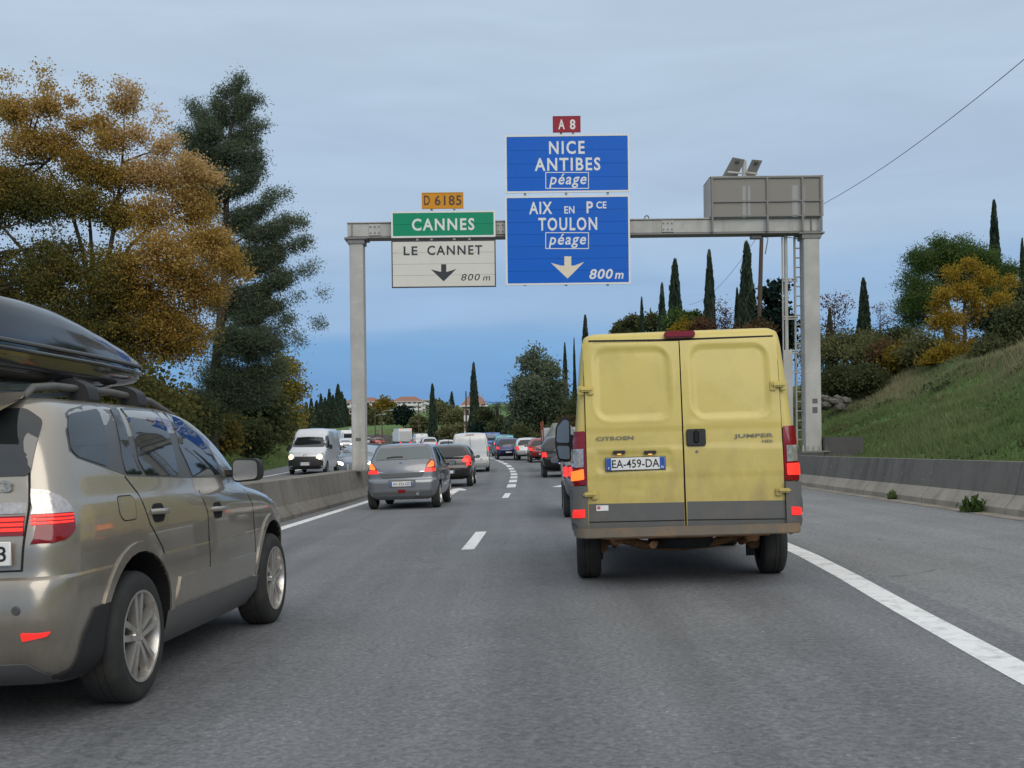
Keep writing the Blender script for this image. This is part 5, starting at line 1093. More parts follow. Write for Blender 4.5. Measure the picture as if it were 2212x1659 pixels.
def boxtruck(label, X, Y, rz, facing=False, H_=3.1):
    v = Veh('box_truck', label, 'truck', X, Y, rz, [(.5, 0, 6.2, .95, .03, .2), (.7, 0, 6.3, 1.0, .03, .2), (.9, 0, 6.3, 1.0, .03, .2)], crown=.01, body=M['trim'], axles=(1.3, 5.2), rw=.42, nz=8, flip=facing)
    mb = MB(); mb.box((0, 2.2, .95+(H_-.95)/2), (2.2, 4.4, H_-.95)); bx = v.part(mb, 'cargo_box', M['white'], bevel=.04)
    mb = MB(); mb.box((0, -.015, .95+(H_-.95)*.42), (2.0, .03, (H_-.95)*.74)); v.part(mb, 'roller_door', mat('door_grey', (.52, .52, .5), .5), bx)
    for k in range(7): mb = MB(); mb.box((0, -.034, 1.1+k*(H_-.95)*.74/7.5), (1.96, .012, .03)); v.part(mb, 'door_slat', M['galva'], bx)
    mb = MB(); mb.box((0, 5.4, 1.75), (2.0, 1.6, 1.8)); cb = v.part(mb, 'cab', M['white'], bevel=.15)
    mb = MB(); mb.box((0, 6.21, 2.05), (1.75, .03, .75)); v.part(mb, 'windscreen', G, cb)
    for sx in (-1, 1):
        mb = MB(); mb.box((sx*.85, -.04, H_-.12), (.22, .04, .09)); v.part(mb, 'marker_lamp', M['amber_lit'], bx)
        mb = MB(); mb.box((sx*.8, -.02, .75), (.3, .04, .14)); v.part(mb, 'tail_lamp', M['red_lit'])
    v.wheels('steel'); return v
boxtruck('white box truck with roller door seen over the grey hatchback roof', (876-U0)/FPX*178, 178, R(17))
# ---- opposite carriageway
mv = van('panel_van', 'white high-roof van with headlamps on coming the other way', -10.95, 62.6, 0, (.66, .67, .69), 5.6, 1.03, 2.42, facing=True, lit='off', nz=50)
v = mv; v.patch(roundpoly([(-.98, .30), (.98, .30), (1.0, .72), (.62, .86), (-.62, .86), (-1.0, .72)], .06), 'F', 'front_bumper', M['dark'], off=.006); v.plate('', -.27, .27, .50, .62, 'F', parent=v.root)
v.rearmir([(.76+.125*math.cos(t), .95+.125*math.sin(t)) for t in np.linspace(0, 2*math.pi, 16, endpoint=False)], 'lamp_bulb', M['head_lit'], ax='F', off=.014)
me_ = MB(); me_.lathe([(.07, 0), (.085, .012), (.10, 0), (.085, -.012), (.07, 0)], 'y', 16, (0, v.ray((0, 12, 1.02), (0, -1, 0))[0].y+.012, 1.02)); v.part(me_, 'emblem', M['chrome'])
gc = car('hatchback', 'pale grey oncoming car with headlamps on half hidden by the left gantry post', -6.75, 50.2, R(.5), (.30, .34, .40), 4.0, .87, 1.52, facing=True, lit='head', metal=.5, glass=M['glass_pale'])
car('crossover', 'white oncoming car with headlamps on behind the white high-roof van', (733-U0)/FPX*158, 162, R(14), (.6, .6, .6), 4.4, .92, 1.7, facing=True, lit='head')
boxtruck('white oncoming box truck far behind the white high-roof van', (731-U0)/FPX*185, 191, R(17), True, 3.0)
boxtruck('pale lorry far off just left of the left gantry post', (757-U0)/FPX*198, 204, R(20), True, 3.4)
# ================================================================== vegetation
def rand_dirs(n):
    d = rng.normal(size=(n, 3)); return d/np.linalg.norm(d, axis=1, keepdims=True)
def leaf_quads(C, size, elong=1., tint=None, updir=None, upw=0.):
    n = len(C); u = rand_dirs(n)
    if updir is not None: u = u*(1-upw) + np.asarray(updir)*upw; u /= np.linalg.norm(u, axis=1, keepdims=True)
    w = rand_dirs(n); w -= u*(w*u).sum(1, keepdims=True); w /= np.linalg.norm(w, axis=1, keepdims=True)
    s = size*rng.uniform(.6, 1.35, (n, 1)); a = u*s*elong*.5; b = w*s*.5
    V = np.stack([C-a, C+b*.9-a*.1, C+a, C-b*.9-a*.1], 1).reshape(-1, 3); F = np.arange(4*n).reshape(n, 4)
    return quads(V, F, np.repeat(np.clip(tint, 0, 1), 4) if tint is not None else None)
def clumps(blobs, n, shell=.55, squash=1.):
    B = np.array(blobs, float); p = B[:, 3]**1.75; p /= p.sum(); k = rng.choice(len(B), n, p=p); d = rand_dirs(n)
    r = (shell + (1-shell)*rng.random(n))[:, None]*B[k, 3:4]*rng.uniform(.75, 1.12, (n, 1)); o = d*r; o[:, 2] *= squash
    return B[k, :3] + o, k
def tube_limb(mb, a, b, r0, r1, n=5, bend=.12, k=4, drop=0.):
    a, b = Vector(a), Vector(b); L_ = (b-a).length; off = Vector((random.uniform(-1, 1), random.uniform(-1, 1), random.uniform(-.2, 1)-drop))*L_*bend; P_ = []
    for i in range(k+1): t = i/k; P_.append(a.lerp(b, t) + off*4*t*(1-t)*.5)
    mb.tube(P_, [r0+(r1-r0)*i/k for i in range(k+1)], n)
def T_(x, y): return float(terrain(x, y))
def pxblobs(L_, Y, dyr=1.0):
    out = []
    for b in L_:
        u, v, r = b[:3]; dy = b[3] if len(b) > 3 else random.uniform(-1, 1)*r/FPX*Y*dyr; p = at(u, v, Y+dy); out.append((p.x, p.y, p.z, r/FPX*(Y+dy)))
    return out
LM = {
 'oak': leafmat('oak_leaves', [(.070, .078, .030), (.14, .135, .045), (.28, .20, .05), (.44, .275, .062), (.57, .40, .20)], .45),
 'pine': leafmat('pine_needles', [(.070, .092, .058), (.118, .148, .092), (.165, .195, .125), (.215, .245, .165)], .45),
 'olive': leafmat('olive_leaves', [(.052, .064, .030), (.098, .112, .050), (.165, .165, .075), (.23, .22, .11)], .4),
 'yellow': leafmat('yellow_leaves', [(.14, .115, .022), (.27, .19, .03), (.44, .29, .045), (.55, .38, .09)], .45),
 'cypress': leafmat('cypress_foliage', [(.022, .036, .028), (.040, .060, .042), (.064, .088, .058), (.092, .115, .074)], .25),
 'rust': leafmat('rust_leaves', [(.07, .055, .03), (.13, .085, .04), (.17, .09, .05), (.11, .055, .06)], .35),
 'green': leafmat('green_leaves', [(.035, .062, .022), (.065, .11, .034), (.105, .155, .045), (.15, .19, .065)], .35),
 'grass': leafmat('grass_blades', [(.100, .140, .054), (.152, .212, .078), (.215, .245, .115), (.34, .285, .18)], .4),
 'poplar': leafmat('poplar_leaves', [(.055, .062, .022), (.12, .115, .035), (.25, .205, .05), (.36, .29, .09)], .4),
 'dark': leafmat('dark_conifer', [(.009, .018, .016), (.016, .030, .024), (.028, .044, .032)], .15),
}
def tree(name, label, base, blobs, n, per, cr, leaf, m, tint, elong=1., trunk=.25, limbs=14, shell=.5, squash=.9, up=0., cat='tree', group=None, bark=None, fork=.35, forks=0, limb_r=None):
    e = empty(name, base, 0, label, cat, group); B0 = Vector(base); C, k = clumps(blobs, n, shell, squash)
    L_ = np.repeat(C, per, 0) + rng.normal(size=(n*per, 3))*cr*np.array([1, 1, .75])
    t0 = np.array([tint(c) for c in C]); T = np.repeat(t0, per) + rng.normal(size=n*per)*.07
    zmin = B0.z + .05; L_[:, 2] = np.maximum(L_[:, 2], zmin)
    me = leaf_quads(L_ - np.array(base), leaf, elong, T, np.array([0, 0, 1.]), up); link('crown' if cat == 'tree' else 'foliage', me, LM[m], e)
    zt = max(b[2]+b[3]*.3 for b in blobs); cx = sum(b[0]*b[3] for b in blobs)/sum(b[3] for b in blobs); cy = sum(b[1]*b[3] for b in blobs)/sum(b[3] for b in blobs)
    mb = MB(); top = Vector((cx-B0.x, cy-B0.y, zt-B0.z))*(1 if not forks else 1.0); P_ = [Vector((0, 0, -.3))]; K = 7
    if forks:
        fk = Vector((top.x*.3, top.y*.3, top.z*fork)); tube_limb(mb, (0, 0, -.3), fk, trunk, trunk*.75, 8, .05); mains = []
        rs_ = sorted(b[3] for b in blobs)[len(blobs)*2//5]; bs = sorted([b for b in blobs if b[3] >= rs_], key=lambda b: -b[2]); bs = bs[::max(1, len(bs)//forks)]
        for b in bs:
            q = Vector(b[:3]) - B0; st = Vector((0, 0, -.3)).lerp(fk, random.uniform(.75, 1)); off = Vector((random.uniform(-.6, .6), random.uniform(-.6, .6), .5)); pts = [st.lerp(q, t) + off*4*t*(1-t) + Vector((0, 0, 1.0))*4*t*(1-t)*.4 for t in np.linspace(0, 1, 7)]; mb.tube(pts, [trunk*.36*(1-.88*i/6) for i in range(7)], 6); mains += pts[2:]
        MA = np.array([tuple(p) for p in mains])
        for q in C[rng.choice(n, min(limbs, n), replace=False)]:
            q = Vector(q) - B0; a = Vector(MA[np.argmin(((MA-np.array(q))**2).sum(1) + 3*np.maximum(0, MA[:, 2]-q.z))]); tube_limb(mb, a, q, limb_r or .05, .012)
        mb.obj('trunk', bark or M['bark'], e, smooth=60); return e
    for i in range(1, K+1): t = i/K; P_.append(Vector((top.x*t**1.5 + random.uniform(-1, 1)*trunk*.7, top.y*t**1.5 + random.uniform(-1, 1)*trunk*.7, top.z*t)))
    mb.tube(P_, [trunk*(1-.85*i/K) for i in range(K+1)], 8)
    tg = C[rng.choice(n, min(limbs, n), replace=False)]
    for q in tg:
        q = Vector(q) - B0; z = max(min(q.z - .35*math.hypot(q.x, q.y), top.z*.92), top.z*.12); t = z/max(top.z, .1); i = min(K-1, int(t*K)); a = P_[i].lerp(P_[i+1], t*K-i)
        r0 = limb_r or trunk*(1-.85*t)*.5; tube_limb(mb, a, q, r0, r0*.18)
    mb.obj('trunk' if cat == 'tree' else 'stem', bark or (M['bark'] if cat == 'tree' else M['stem']), e, smooth=60)
    return e
def ground_at(u, Y): x = at(u, V0, Y).x; return (x, Y, T_(x, Y))

def branch_blobs(L_):
    out = []
    for (a, b), (c, d), r in L_:
        for t in np.linspace(.3, 1, 6): out.append((a+(c-a)*t+random.gauss(0, 6), b+(d-b)*t+10*math.sin(math.pi*t)*.6+random.gauss(0, 4), r*(1.25-.5*t)))
    return out
# ---- left side: autumn oak, pine, undergrowth
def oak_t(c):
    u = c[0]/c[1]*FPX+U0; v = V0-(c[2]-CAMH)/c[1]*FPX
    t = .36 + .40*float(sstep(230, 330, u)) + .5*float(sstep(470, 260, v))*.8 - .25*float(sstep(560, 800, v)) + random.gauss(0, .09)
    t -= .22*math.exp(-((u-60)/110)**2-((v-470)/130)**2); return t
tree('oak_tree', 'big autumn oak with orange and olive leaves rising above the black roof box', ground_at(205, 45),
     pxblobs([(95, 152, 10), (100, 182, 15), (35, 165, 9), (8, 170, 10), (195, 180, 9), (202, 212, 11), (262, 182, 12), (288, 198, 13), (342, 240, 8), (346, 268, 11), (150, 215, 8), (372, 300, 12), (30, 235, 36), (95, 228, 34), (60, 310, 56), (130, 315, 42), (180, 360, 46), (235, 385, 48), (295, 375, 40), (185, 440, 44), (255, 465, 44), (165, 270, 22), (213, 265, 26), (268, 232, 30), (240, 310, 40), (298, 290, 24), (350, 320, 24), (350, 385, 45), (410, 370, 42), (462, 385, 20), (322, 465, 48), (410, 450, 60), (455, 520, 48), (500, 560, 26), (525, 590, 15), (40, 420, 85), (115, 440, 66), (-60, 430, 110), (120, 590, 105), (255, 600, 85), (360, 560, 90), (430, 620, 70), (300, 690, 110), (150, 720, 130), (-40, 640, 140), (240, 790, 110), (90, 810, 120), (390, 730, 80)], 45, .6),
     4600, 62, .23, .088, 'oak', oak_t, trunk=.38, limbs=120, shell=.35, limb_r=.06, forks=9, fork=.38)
tree('oak_tree', 'smaller olive-brown oak standing low behind the bronze SUV', ground_at(90, 40), pxblobs([(60, 860, 110), (180, 880, 90), (-40, 800, 140), (290, 860, 80), (130, 780, 80), (350, 900, 60)], 41), 480, 30, .42, .17, 'oak', lambda c: .2+random.gauss(0, .1), trunk=.2, limbs=24, forks=5, fork=.3, limb_r=.025)
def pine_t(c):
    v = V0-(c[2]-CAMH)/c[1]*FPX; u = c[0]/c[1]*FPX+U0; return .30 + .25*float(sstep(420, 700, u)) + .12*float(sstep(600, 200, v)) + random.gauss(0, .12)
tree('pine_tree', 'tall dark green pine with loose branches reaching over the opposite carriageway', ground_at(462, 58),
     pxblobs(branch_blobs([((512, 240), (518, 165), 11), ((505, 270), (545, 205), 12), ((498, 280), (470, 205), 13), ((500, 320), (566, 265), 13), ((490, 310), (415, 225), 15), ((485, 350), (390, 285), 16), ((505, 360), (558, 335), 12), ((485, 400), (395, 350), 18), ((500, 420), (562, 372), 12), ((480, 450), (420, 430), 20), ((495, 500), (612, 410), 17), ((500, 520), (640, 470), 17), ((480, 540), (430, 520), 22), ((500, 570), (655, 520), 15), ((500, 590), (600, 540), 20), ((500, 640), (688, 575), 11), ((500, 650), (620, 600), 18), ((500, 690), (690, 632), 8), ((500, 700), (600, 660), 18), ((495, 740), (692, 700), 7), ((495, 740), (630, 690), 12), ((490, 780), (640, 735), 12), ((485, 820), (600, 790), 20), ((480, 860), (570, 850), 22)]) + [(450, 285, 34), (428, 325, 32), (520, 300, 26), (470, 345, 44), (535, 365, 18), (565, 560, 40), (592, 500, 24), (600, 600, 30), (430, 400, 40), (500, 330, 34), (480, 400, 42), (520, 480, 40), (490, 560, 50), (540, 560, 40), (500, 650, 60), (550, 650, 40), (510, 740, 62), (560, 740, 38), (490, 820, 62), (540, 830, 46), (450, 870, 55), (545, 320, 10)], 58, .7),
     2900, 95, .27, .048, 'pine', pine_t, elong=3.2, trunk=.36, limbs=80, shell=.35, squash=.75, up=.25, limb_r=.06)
tree('poplar_tree', 'yellow autumn poplar at the end of the left tree row', ground_at(612, 95), pxblobs([(634, 800, 16), (640, 840, 20), (612, 790, 26), (622, 850, 30), (598, 850, 42), (640, 890, 18), (615, 920, 42), (580, 920, 40)], 95), 420, 30, .45, .20, 'poplar', lambda c: .30+.35*float(sstep(-22.5, -18.5, c[0]))+random.gauss(0, .12), trunk=.16, limbs=20)
tree('broadleaf_tree', 'dark green tree between the pine and the yellow poplar', ground_at(560, 78), pxblobs([(560, 860, 45), (545, 910, 55), (590, 920, 40), (520, 900, 50)], 78), 300, 22, .5, .28, 'olive', lambda c: .22+random.gauss(0, .12), trunk=.16, limbs=16)
for i, (u, v, r, Y, m, lb, tt) in enumerate([(400, 905, 75, 52, 'olive', 'dark olive shrub at the foot of the pine', .25), (330, 880, 70, 50, 'oak', 'brownish shrub behind the SUV mirror', .30), (250, 900, 80, 48, 'olive', 'dense green shrub behind the SUV windows', .2), (545, 945, 45, 70, 'olive', 'low shrub on the grass bank by the white high-roof van', .2), (475, 935, 42, 60, 'oak', 'rusty low shrub on the grass bank below the pine', .35), (140, 905, 90, 46, 'olive', 'dense green shrub behind the SUV tailgate', .15), (20, 900, 100, 44, 'olive', 'dense green shrub under the oak behind the SUV', .2)]):
    b = ground_at(u, Y); tree('shrub', lb, b, pxblobs([(u-r*.4, v, r*.6), (u+r*.4, v+5, r*.6), (u, v-r*.3, r*.6), (u, v+r*.4, r*.7)], Y), 170, 22, .38, .20, m, lambda c, t=tt: t+random.gauss(0, .12), trunk=.07, limbs=12, cat='shrub')

# ---- cypresses: three prototypes, copied and scaled
def cypress_mesh(h, r, n, seed, spiky=0.):
    t = rng.random(n)**.85; prof = np.where(t < .12, .55+3.75*t, np.clip(1-(t-.12)/.88, 0, 1)**.72); a = rng.random(n)*2*math.pi
    wob = 1 + .18*np.sin(a*3+seed+t*9) + .10*np.sin(a*5+t*23); rr = r*prof*wob*np.sqrt(rng.uniform(.45, 1.0, n)) + rng.exponential(.03, n)*spiky
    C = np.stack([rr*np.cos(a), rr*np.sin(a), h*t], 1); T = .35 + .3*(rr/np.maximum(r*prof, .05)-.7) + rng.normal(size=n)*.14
    return leaf_quads(C, .30, 2.0, T, np.array([0, 0, 1.]), .72)
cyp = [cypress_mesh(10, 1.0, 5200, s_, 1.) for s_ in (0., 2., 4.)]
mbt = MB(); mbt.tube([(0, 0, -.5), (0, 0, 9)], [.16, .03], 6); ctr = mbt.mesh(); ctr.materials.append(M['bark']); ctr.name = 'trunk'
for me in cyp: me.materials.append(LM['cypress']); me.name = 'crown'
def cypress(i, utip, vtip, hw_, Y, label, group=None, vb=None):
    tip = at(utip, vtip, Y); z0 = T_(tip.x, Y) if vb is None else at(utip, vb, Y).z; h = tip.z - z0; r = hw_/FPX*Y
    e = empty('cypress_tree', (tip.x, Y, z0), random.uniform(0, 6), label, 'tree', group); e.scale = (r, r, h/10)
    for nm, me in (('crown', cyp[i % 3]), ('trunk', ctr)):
        o = bpy.data.objects.new(nm, me); COL.objects.link(o); o.parent = e
gr = 'cypresses on the hill'
for i, (u, v, w, Y, lab) in enumerate([(1386, 648, 10, 105, 'short cypress among the olive bushes above the van brake lamp'), (1405, 672, 7, 112, 'thinnest faint cypress between two short ones above the van roof'), (1430, 618, 15, 100, 'medium cypress close beside the broad one above the van'), (1458, 568, 24, 92, 'broad cypress with a thin tip behind the bright green young pine'), (1532, 548, 18, 88, 'straight column-shaped cypress standing free on the hill'), (1592, 627, 11, 86, 'small cypress leaning on the tallest one by the wooden pole'), (1613, 530, 25, 84, 'tallest cypress on the hill right next to the wooden pole')]): cypress(i, u, v, w, Y, lab, gr)
cypress(1, 1264, 687, 14, 120, 'small spiky conifer beside the yellow van roof corner')
for i, (u, v, w, Y) in enumerate([(1240, 735, 5, 128), (1220, 745, 8, 130)]): cypress(i, u, v, w, Y, ('taller', 'lower')[i]+' thin cypress behind the pine next to the yellow van', 'thin cypresses by the pine')
cypress(0, 1865, 606, 19, 66, 'smooth pointed cypress standing alone right of the gantry post'); cypress(2, 1792, 670, 12, 60, 'short brownish cypress just right of the gantry post')
cypress(1, 2147, 440, 17, 68, 'tall cypress rising out of the umbrella pine'); cypress(2, 2208, 520, 10, 64, 'cypress beside the umbrella pine, cut by the picture edge')
cypress(0, 934, 832, 11, 170, 'dark cypress standing above the white panel van and the stone wall'); cypress(1, 976, 847, 8, 230, 'smaller distant cypress behind the olive trees'); cypress(2, 1023, 787, 13, 140, 'very tall thin cypress in front of the stone house')
for i, (u, v, w, Y) in enumerate([(662, 870, 9, 285), (672, 862, 9, 290), (684, 866, 10, 285), (693, 852, 9, 300), (702, 860, 10, 290), (711, 842, 9, 292), (719, 855, 11, 286), (730, 832, 12, 280), (738, 848, 10, 288), (745, 862, 10, 292), (678, 880, 10, 278), (706, 880, 11, 276), (724, 878, 11, 274)]):
    cypress(i, u, v, w, Y, 'dark conifer in the distant row left of the gantry post', 'distant conifer row', vb=935)

# ---- right-hand hill
def rt(m): return lambda c: m+random.gauss(0, .13)
tree('cedar_tree', 'dark ragged conifer behind the gantry ladder', ground_at(1668, 76), pxblobs([(1680, 620, 10), (1668, 645, 16), (1655, 640, 8), (1675, 675, 22), (1655, 690, 24), (1690, 700, 22), (1668, 735, 34), (1700, 735, 20), (1640, 745, 26), (1670, 790, 40)], 76), 300, 22, .34, .26, 'dark', rt(.5), elong=1.4, trunk=.16, limbs=26)
tree('umbrella_pine', 'broad dark green umbrella pine on the right hilltop', ground_at(2050, 64), pxblobs([(1990, 560, 38), (2030, 545, 36), (2075, 550, 40), (2120, 565, 36), (1965, 610, 28), (1995, 640, 42), (1955, 660, 22), (1975, 690, 32), (2060, 600, 50), (2130, 620, 40), (2170, 590, 30)], 64), 800, 90, .26, .05, 'green', rt(.55), elong=3.0, trunk=.25, limbs=36, up=.2)
tree('maple_tree', 'golden yellow autumn tree below the umbrella pine', ground_at(2085, 46), pxblobs([(2055, 590, 16), (2095, 572, 14), (2128, 600, 22), (2035, 635, 20), (2080, 630, 24), (2160, 655, 24), (2050, 690, 26), (2105, 690, 28), (2020, 700, 16), (2080, 765, 22), (2175, 610, 14), (2140, 690, 22), (2060, 735, 22), (2105, 745, 20), (2025, 660, 14), (2110, 650, 18)], 46), 460, 56, .17, .07, 'yellow', rt(.5), trunk=.11, limbs=36, limb_r=.03)
tree('bare_shrub', 'thin purple-leaved sapling between the gantry post and the lone cypress', ground_at(1800, 52), pxblobs([(1790, 650, 22), (1815, 665, 26), (1800, 700, 34), (1825, 640, 14), (1785, 740, 36), (1820, 740, 30)], 52), 120, 14, .18, .085, 'rust', rt(.8), trunk=.06, limbs=50, limb_r=.022)
tree('bare_shrub', 'thin rusty sapling between the two tall cypresses over the van', ground_at(1565, 80), pxblobs([(1560, 670, 20), (1575, 695, 28), (1550, 705, 24), (1590, 720, 24)], 80), 90, 16, .24, .11, 'rust', rt(.7), trunk=.07, limbs=40, limb_r=.03)
tree('bare_shrub', 'sparse red-berried branches beside the lone cypress', ground_at(1905, 56), pxblobs([(1900, 668, 16), (1918, 690, 22), (1890, 715, 26)], 56), 46, 12, .16, .08, 'rust', rt(.8), trunk=.05, limbs=34, limb_r=.016)
bush = [(1345, 712, 20, 118, 'olive', .4, 'olive round bush at the left end of the hilltop trees'), (1372, 700, 24, 112, 'olive', .35, 'olive bush beside the small cypresses'), (1410, 700, 26, 108, 'olive', .3, 'rounded dark bush behind the thin cypress'), (1465, 690, 26, 90, 'green', .6, 'bright green young pine in front of the broad cypress'), (1497, 690, 16, 90, 'green', .55, 'small light green conifer between two cypresses'), (1478, 712, 24, 84, 'yellow', .35, 'orange-brown bush right above the van roof'), (1515, 712, 24, 82, 'rust', .5, 'rust bush at the foot of the middle cypress'), (1640, 715, 26, 74, 'rust', .3, 'brown bush around the wooden pole'), (1560, 735, 26, 78, 'rust', .35, 'brown undergrowth below the rusty sapling'), (1600, 750, 30, 74, 'olive', .25, 'dark undergrowth below the tallest cypress'),
        (1780, 760, 48, 50, 'olive', .6, 'green bush right behind the gantry post'), (1830, 755, 46, 50, 'olive', .55, 'green bush below the lone cypress'), (1878, 770, 46, 48, 'olive', .5, 'dark bush in the hedge under the lone cypress'), (1915, 770, 36, 47, 'rust', .3, 'brown bush in the middle of the bank hedge'), (1960, 775, 38, 46, 'yellow', .2, 'yellowing bush in the bank hedge under the umbrella pine'), (1995, 765, 44, 45, 'olive', .55, 'olive bush left of the golden tree'), (1940, 735, 30, 54, 'olive', .3, 'clipped dark bush on the hilltop behind the hedge'), (1885, 745, 26, 55, 'olive', .4, 'low hilltop bush at the foot of the lone cypress'), (1810, 825, 36, 46, 'olive', .15, 'dark bramble low on the bank by the gantry post'), (1870, 825, 36, 45, 'olive', .2, 'dark bramble below the brown bush'), (2040, 780, 34, 43, 'yellow', .3, 'yellow bush at the foot of the golden tree'), (2165, 700, 30, 42, 'dark', .6, 'dark clipped hedge right of the golden tree'), (2195, 690, 30, 40, 'olive', .3, 'grey-green bush at the top of the bank'), (2195, 640, 30, 50, 'olive', .25, 'dark bush behind the top of the bank'), (2150, 760, 34, 40, 'olive', .45, 'drooping grassy bush on the upper bank'), (1770, 850, 26, 48, 'olive', .2, 'dark bush beside the rubble stones')]
for (u, v, r, Y, m, t, lb) in bush:
    b = ground_at(u, Y); zc = at(u, v, Y).z; bl = pxblobs([(u-r*.5, v+r*.1, r*.6), (u+r*.5, v, r*.6), (u, v-r*.35, r*.6)], Y)
    k = 0; zlo = zc - r/FPX*Y
    while zlo > b[2]+.5 and k < 5:
        k += 1; zz = zlo - .5*r/FPX*Y; bl.append((b[0], Y, zz, r/FPX*Y*1.0)); zlo = zz - .6*r/FPX*Y
    tree('shrub', lb, b, bl, 120 + 44*k, 40, .20+.04*r/30, .095+.002*(Y-40), m, rt(t), trunk=.05, limbs=14, cat='shrub', limb_r=.02)
# ---- middle distance
tree('pine_tree', 'full green pine in the bend left of the yellow van', ground_at(1160, 122), pxblobs([(1155, 762, 12), (1175, 770, 10), (1142, 785, 18), (1168, 800, 24), (1190, 800, 18), (1130, 830, 24), (1160, 840, 34), (1200, 840, 28), (1122, 870, 26), (1150, 885, 38), (1200, 880, 36), (1125, 925, 34), (1180, 925, 44), (1225, 890, 24)], 122), 800, 34, .5, .24, 'pine', lambda c: .45+.25*float(sstep(5, 12, c[2]))+random.gauss(0, .12), elong=1.3, trunk=.3, limbs=30)
mid = [(1085, 925, 30, 126, 'olive', .25, 'dark shrub under the palm'), (1050, 905, 28, 136, 'olive', .2, 'dark bush between the tall cypress and the palm'), (1040, 935, 24, 130, 'dark', .5, 'dark undergrowth beside the tall cypress'), (960, 895, 26, 185, 'olive', .55, 'pale olive tree behind the white panel van'), (985, 905, 28, 180, 'olive', .65, 'pale olive tree left of the stone house'), (1000, 935, 22, 165, 'olive', .75, 'grey-green rounded shrub above the stone wall'), (970, 935, 18, 168, 'olive', .7, 'grey-green low shrub above the stone wall'), (905, 915, 18, 200, 'olive', .5, 'tawny shrub above the box truck'), (872, 895, 20, 240, 'dark', .5, 'round dark tree on the far slope'), (830, 880, 22, 300, 'yellow', .15, 'tawny autumn tree below the long houses'), (850, 900, 18, 270, 'olive', .5, 'olive bush below the long houses'), (800, 905, 20, 290, 'olive', .4, 'bush beside the white villa'), (780, 885, 14, 310, 'olive', .3, 'dark bush above the white villa'), (945, 880, 14, 290, 'olive', .35, 'small trees right of the long houses'), (755, 915, 16, 300, 'olive', .35, 'bush at the end of the conifer row'), (1130, 950, 40, 112, 'olive', .3, 'roadside bush below the green pine'), (1190, 950, 40, 108, 'olive', .35, 'roadside bush below the green pine beside the truck'), (1225, 930, 34, 104, 'rust', .3, 'brownish roadside bush behind the truck load'), (1255, 880, 40, 110, 'olive', .3, 'bush behind the yellow van corner')]
for (u, v, r, Y, m, t, lb) in mid:
    zb_ = at(u, v+r*.8, Y).z; x = at(u, v, Y).x; z0 = min(T_(x, Y), zb_)
    bl = pxblobs([(u-r*.45, v+r*.1, r*.6), (u+r*.45, v, r*.6), (u, v-r*.35, r*.6), (u, v+r*.4, r*.7)], Y)
    tree('shrub', lb, (x, Y, z0), bl, 130, 16, .35*Y/130, .30*Y/130, m, rt(t), trunk=.08, limbs=8, cat='shrub')
# palm
pe = empty('palm_tree', ground_at(1075, 134), 0, 'palm tree with a feathery head in front of the green pine', 'tree'); pb = Vector(pe.location); ph = at(1075, 878, 134).z - pb.z
mb = MB(); mb.tube([(0, 0, 0), (.05, 0, ph*.5), (0, 0, ph)], [.28, .22, .2], 8); mb.obj('trunk', M['bark'], pe, smooth=60)
for k in range(22):
    a = 2*math.pi*k/22*1.0+random.uniform(-.2, .2); el = random.uniform(-.2, 1.2); L_ = random.uniform(1.6, 2.2); mb = MB(); P_ = []
    for i in range(6): t = i/5; rr = L_*t*math.cos(el*(1-t*.6)); P_.append(Vector((rr*math.cos(a), rr*math.sin(a), ph + L_*t*math.sin(el) - 1.1*t*t)))
    sd = Vector((-math.sin(a), math.cos(a), 0)); Vv = []; Ff = []
    for i in range(5):
        for j in range(3):
            c = P_[i].lerp(P_[i+1], j/3); w_ = .42*math.sin(math.pi*min(.97, (i+j/3)/5*.85+.12)); dn_ = Vector((0, 0, -.12)); f_ = (P_[i+1]-P_[i]).normalized()*.22
            for s_ in (-1, 1): o = len(Vv); Vv += [c, c+f_*.35, c+sd*s_*w_+dn_+f_]; Ff.append((o, o+1, o+2))
    mb.add(Vv, Ff); mb.obj('frond', mat('palm_frond', (.035, .05, .022), .7) if k == 0 else bpy.data.materials['palm_frond'], pe)

# ---- grass as stuff: the shoulder bank and the far bank
def grass(name, n, s0, s1, y0, y1, h, label, wdt=.03):
    s = rng.uniform(s0, s1, n); y = y0+(y1-y0)*rng.random(n)**1.3; x = s+xc(y); z = terrain(x, y); a = rng.random(n)*2*math.pi; hh = h*rng.uniform(.4, 1.25, n)
    pat = sum(np.sin(x*p_+y*q_+o_)*a_ for p_, q_, o_, a_ in ((.83, .19, 0, .35), (-.41, .57, 2, .4), (1.7, -.43, 1, .3), (2.9, 1.3, 4, .25), (-.9, 2.2, 5, .25), (4.7, 3.1, 3, .2))); hh *= 1+.35*pat; T = .36+.16*pat+rng.normal(size=n)*.13 + .36*sstep(11.5, 16, s+.8*pat)*(s0 > 0) + (.15 if name == 'dry_grass' else 0); lean = rng.normal(size=(n, 2))*hh[:, None]*.35
    c, sn = np.cos(a)*wdt, np.sin(a)*wdt; B = np.stack([x, y, z-.02], 1)
    V = np.stack([B+np.stack([c, sn, 0*c], 1), B-np.stack([c, sn, 0*c], 1), B+np.stack([lean[:, 0], lean[:, 1], hh], 1)], 1).reshape(-1, 3)
    return link(name, quads(V, np.arange(3*n).reshape(n, 3), np.repeat(np.clip(T, 0, 1), 3)), LM['grass'], label=label, cat='grass', kind='stuff')
grass('bank_grass', 150000, 8.75, 17.5, 9, 62, .20, 'green grass covering the bank above the shoulder barrier', .018)
grass('dry_grass', 5000, 12.5, 17.6, 14, 62, .30, 'tall pale dry grass along the top of the bank', .02)
grass('verge_grass', 26000, -20.5, -14.5, 34, 110, .28, 'bright green grass on the bank beyond the opposite carriageway', .03)
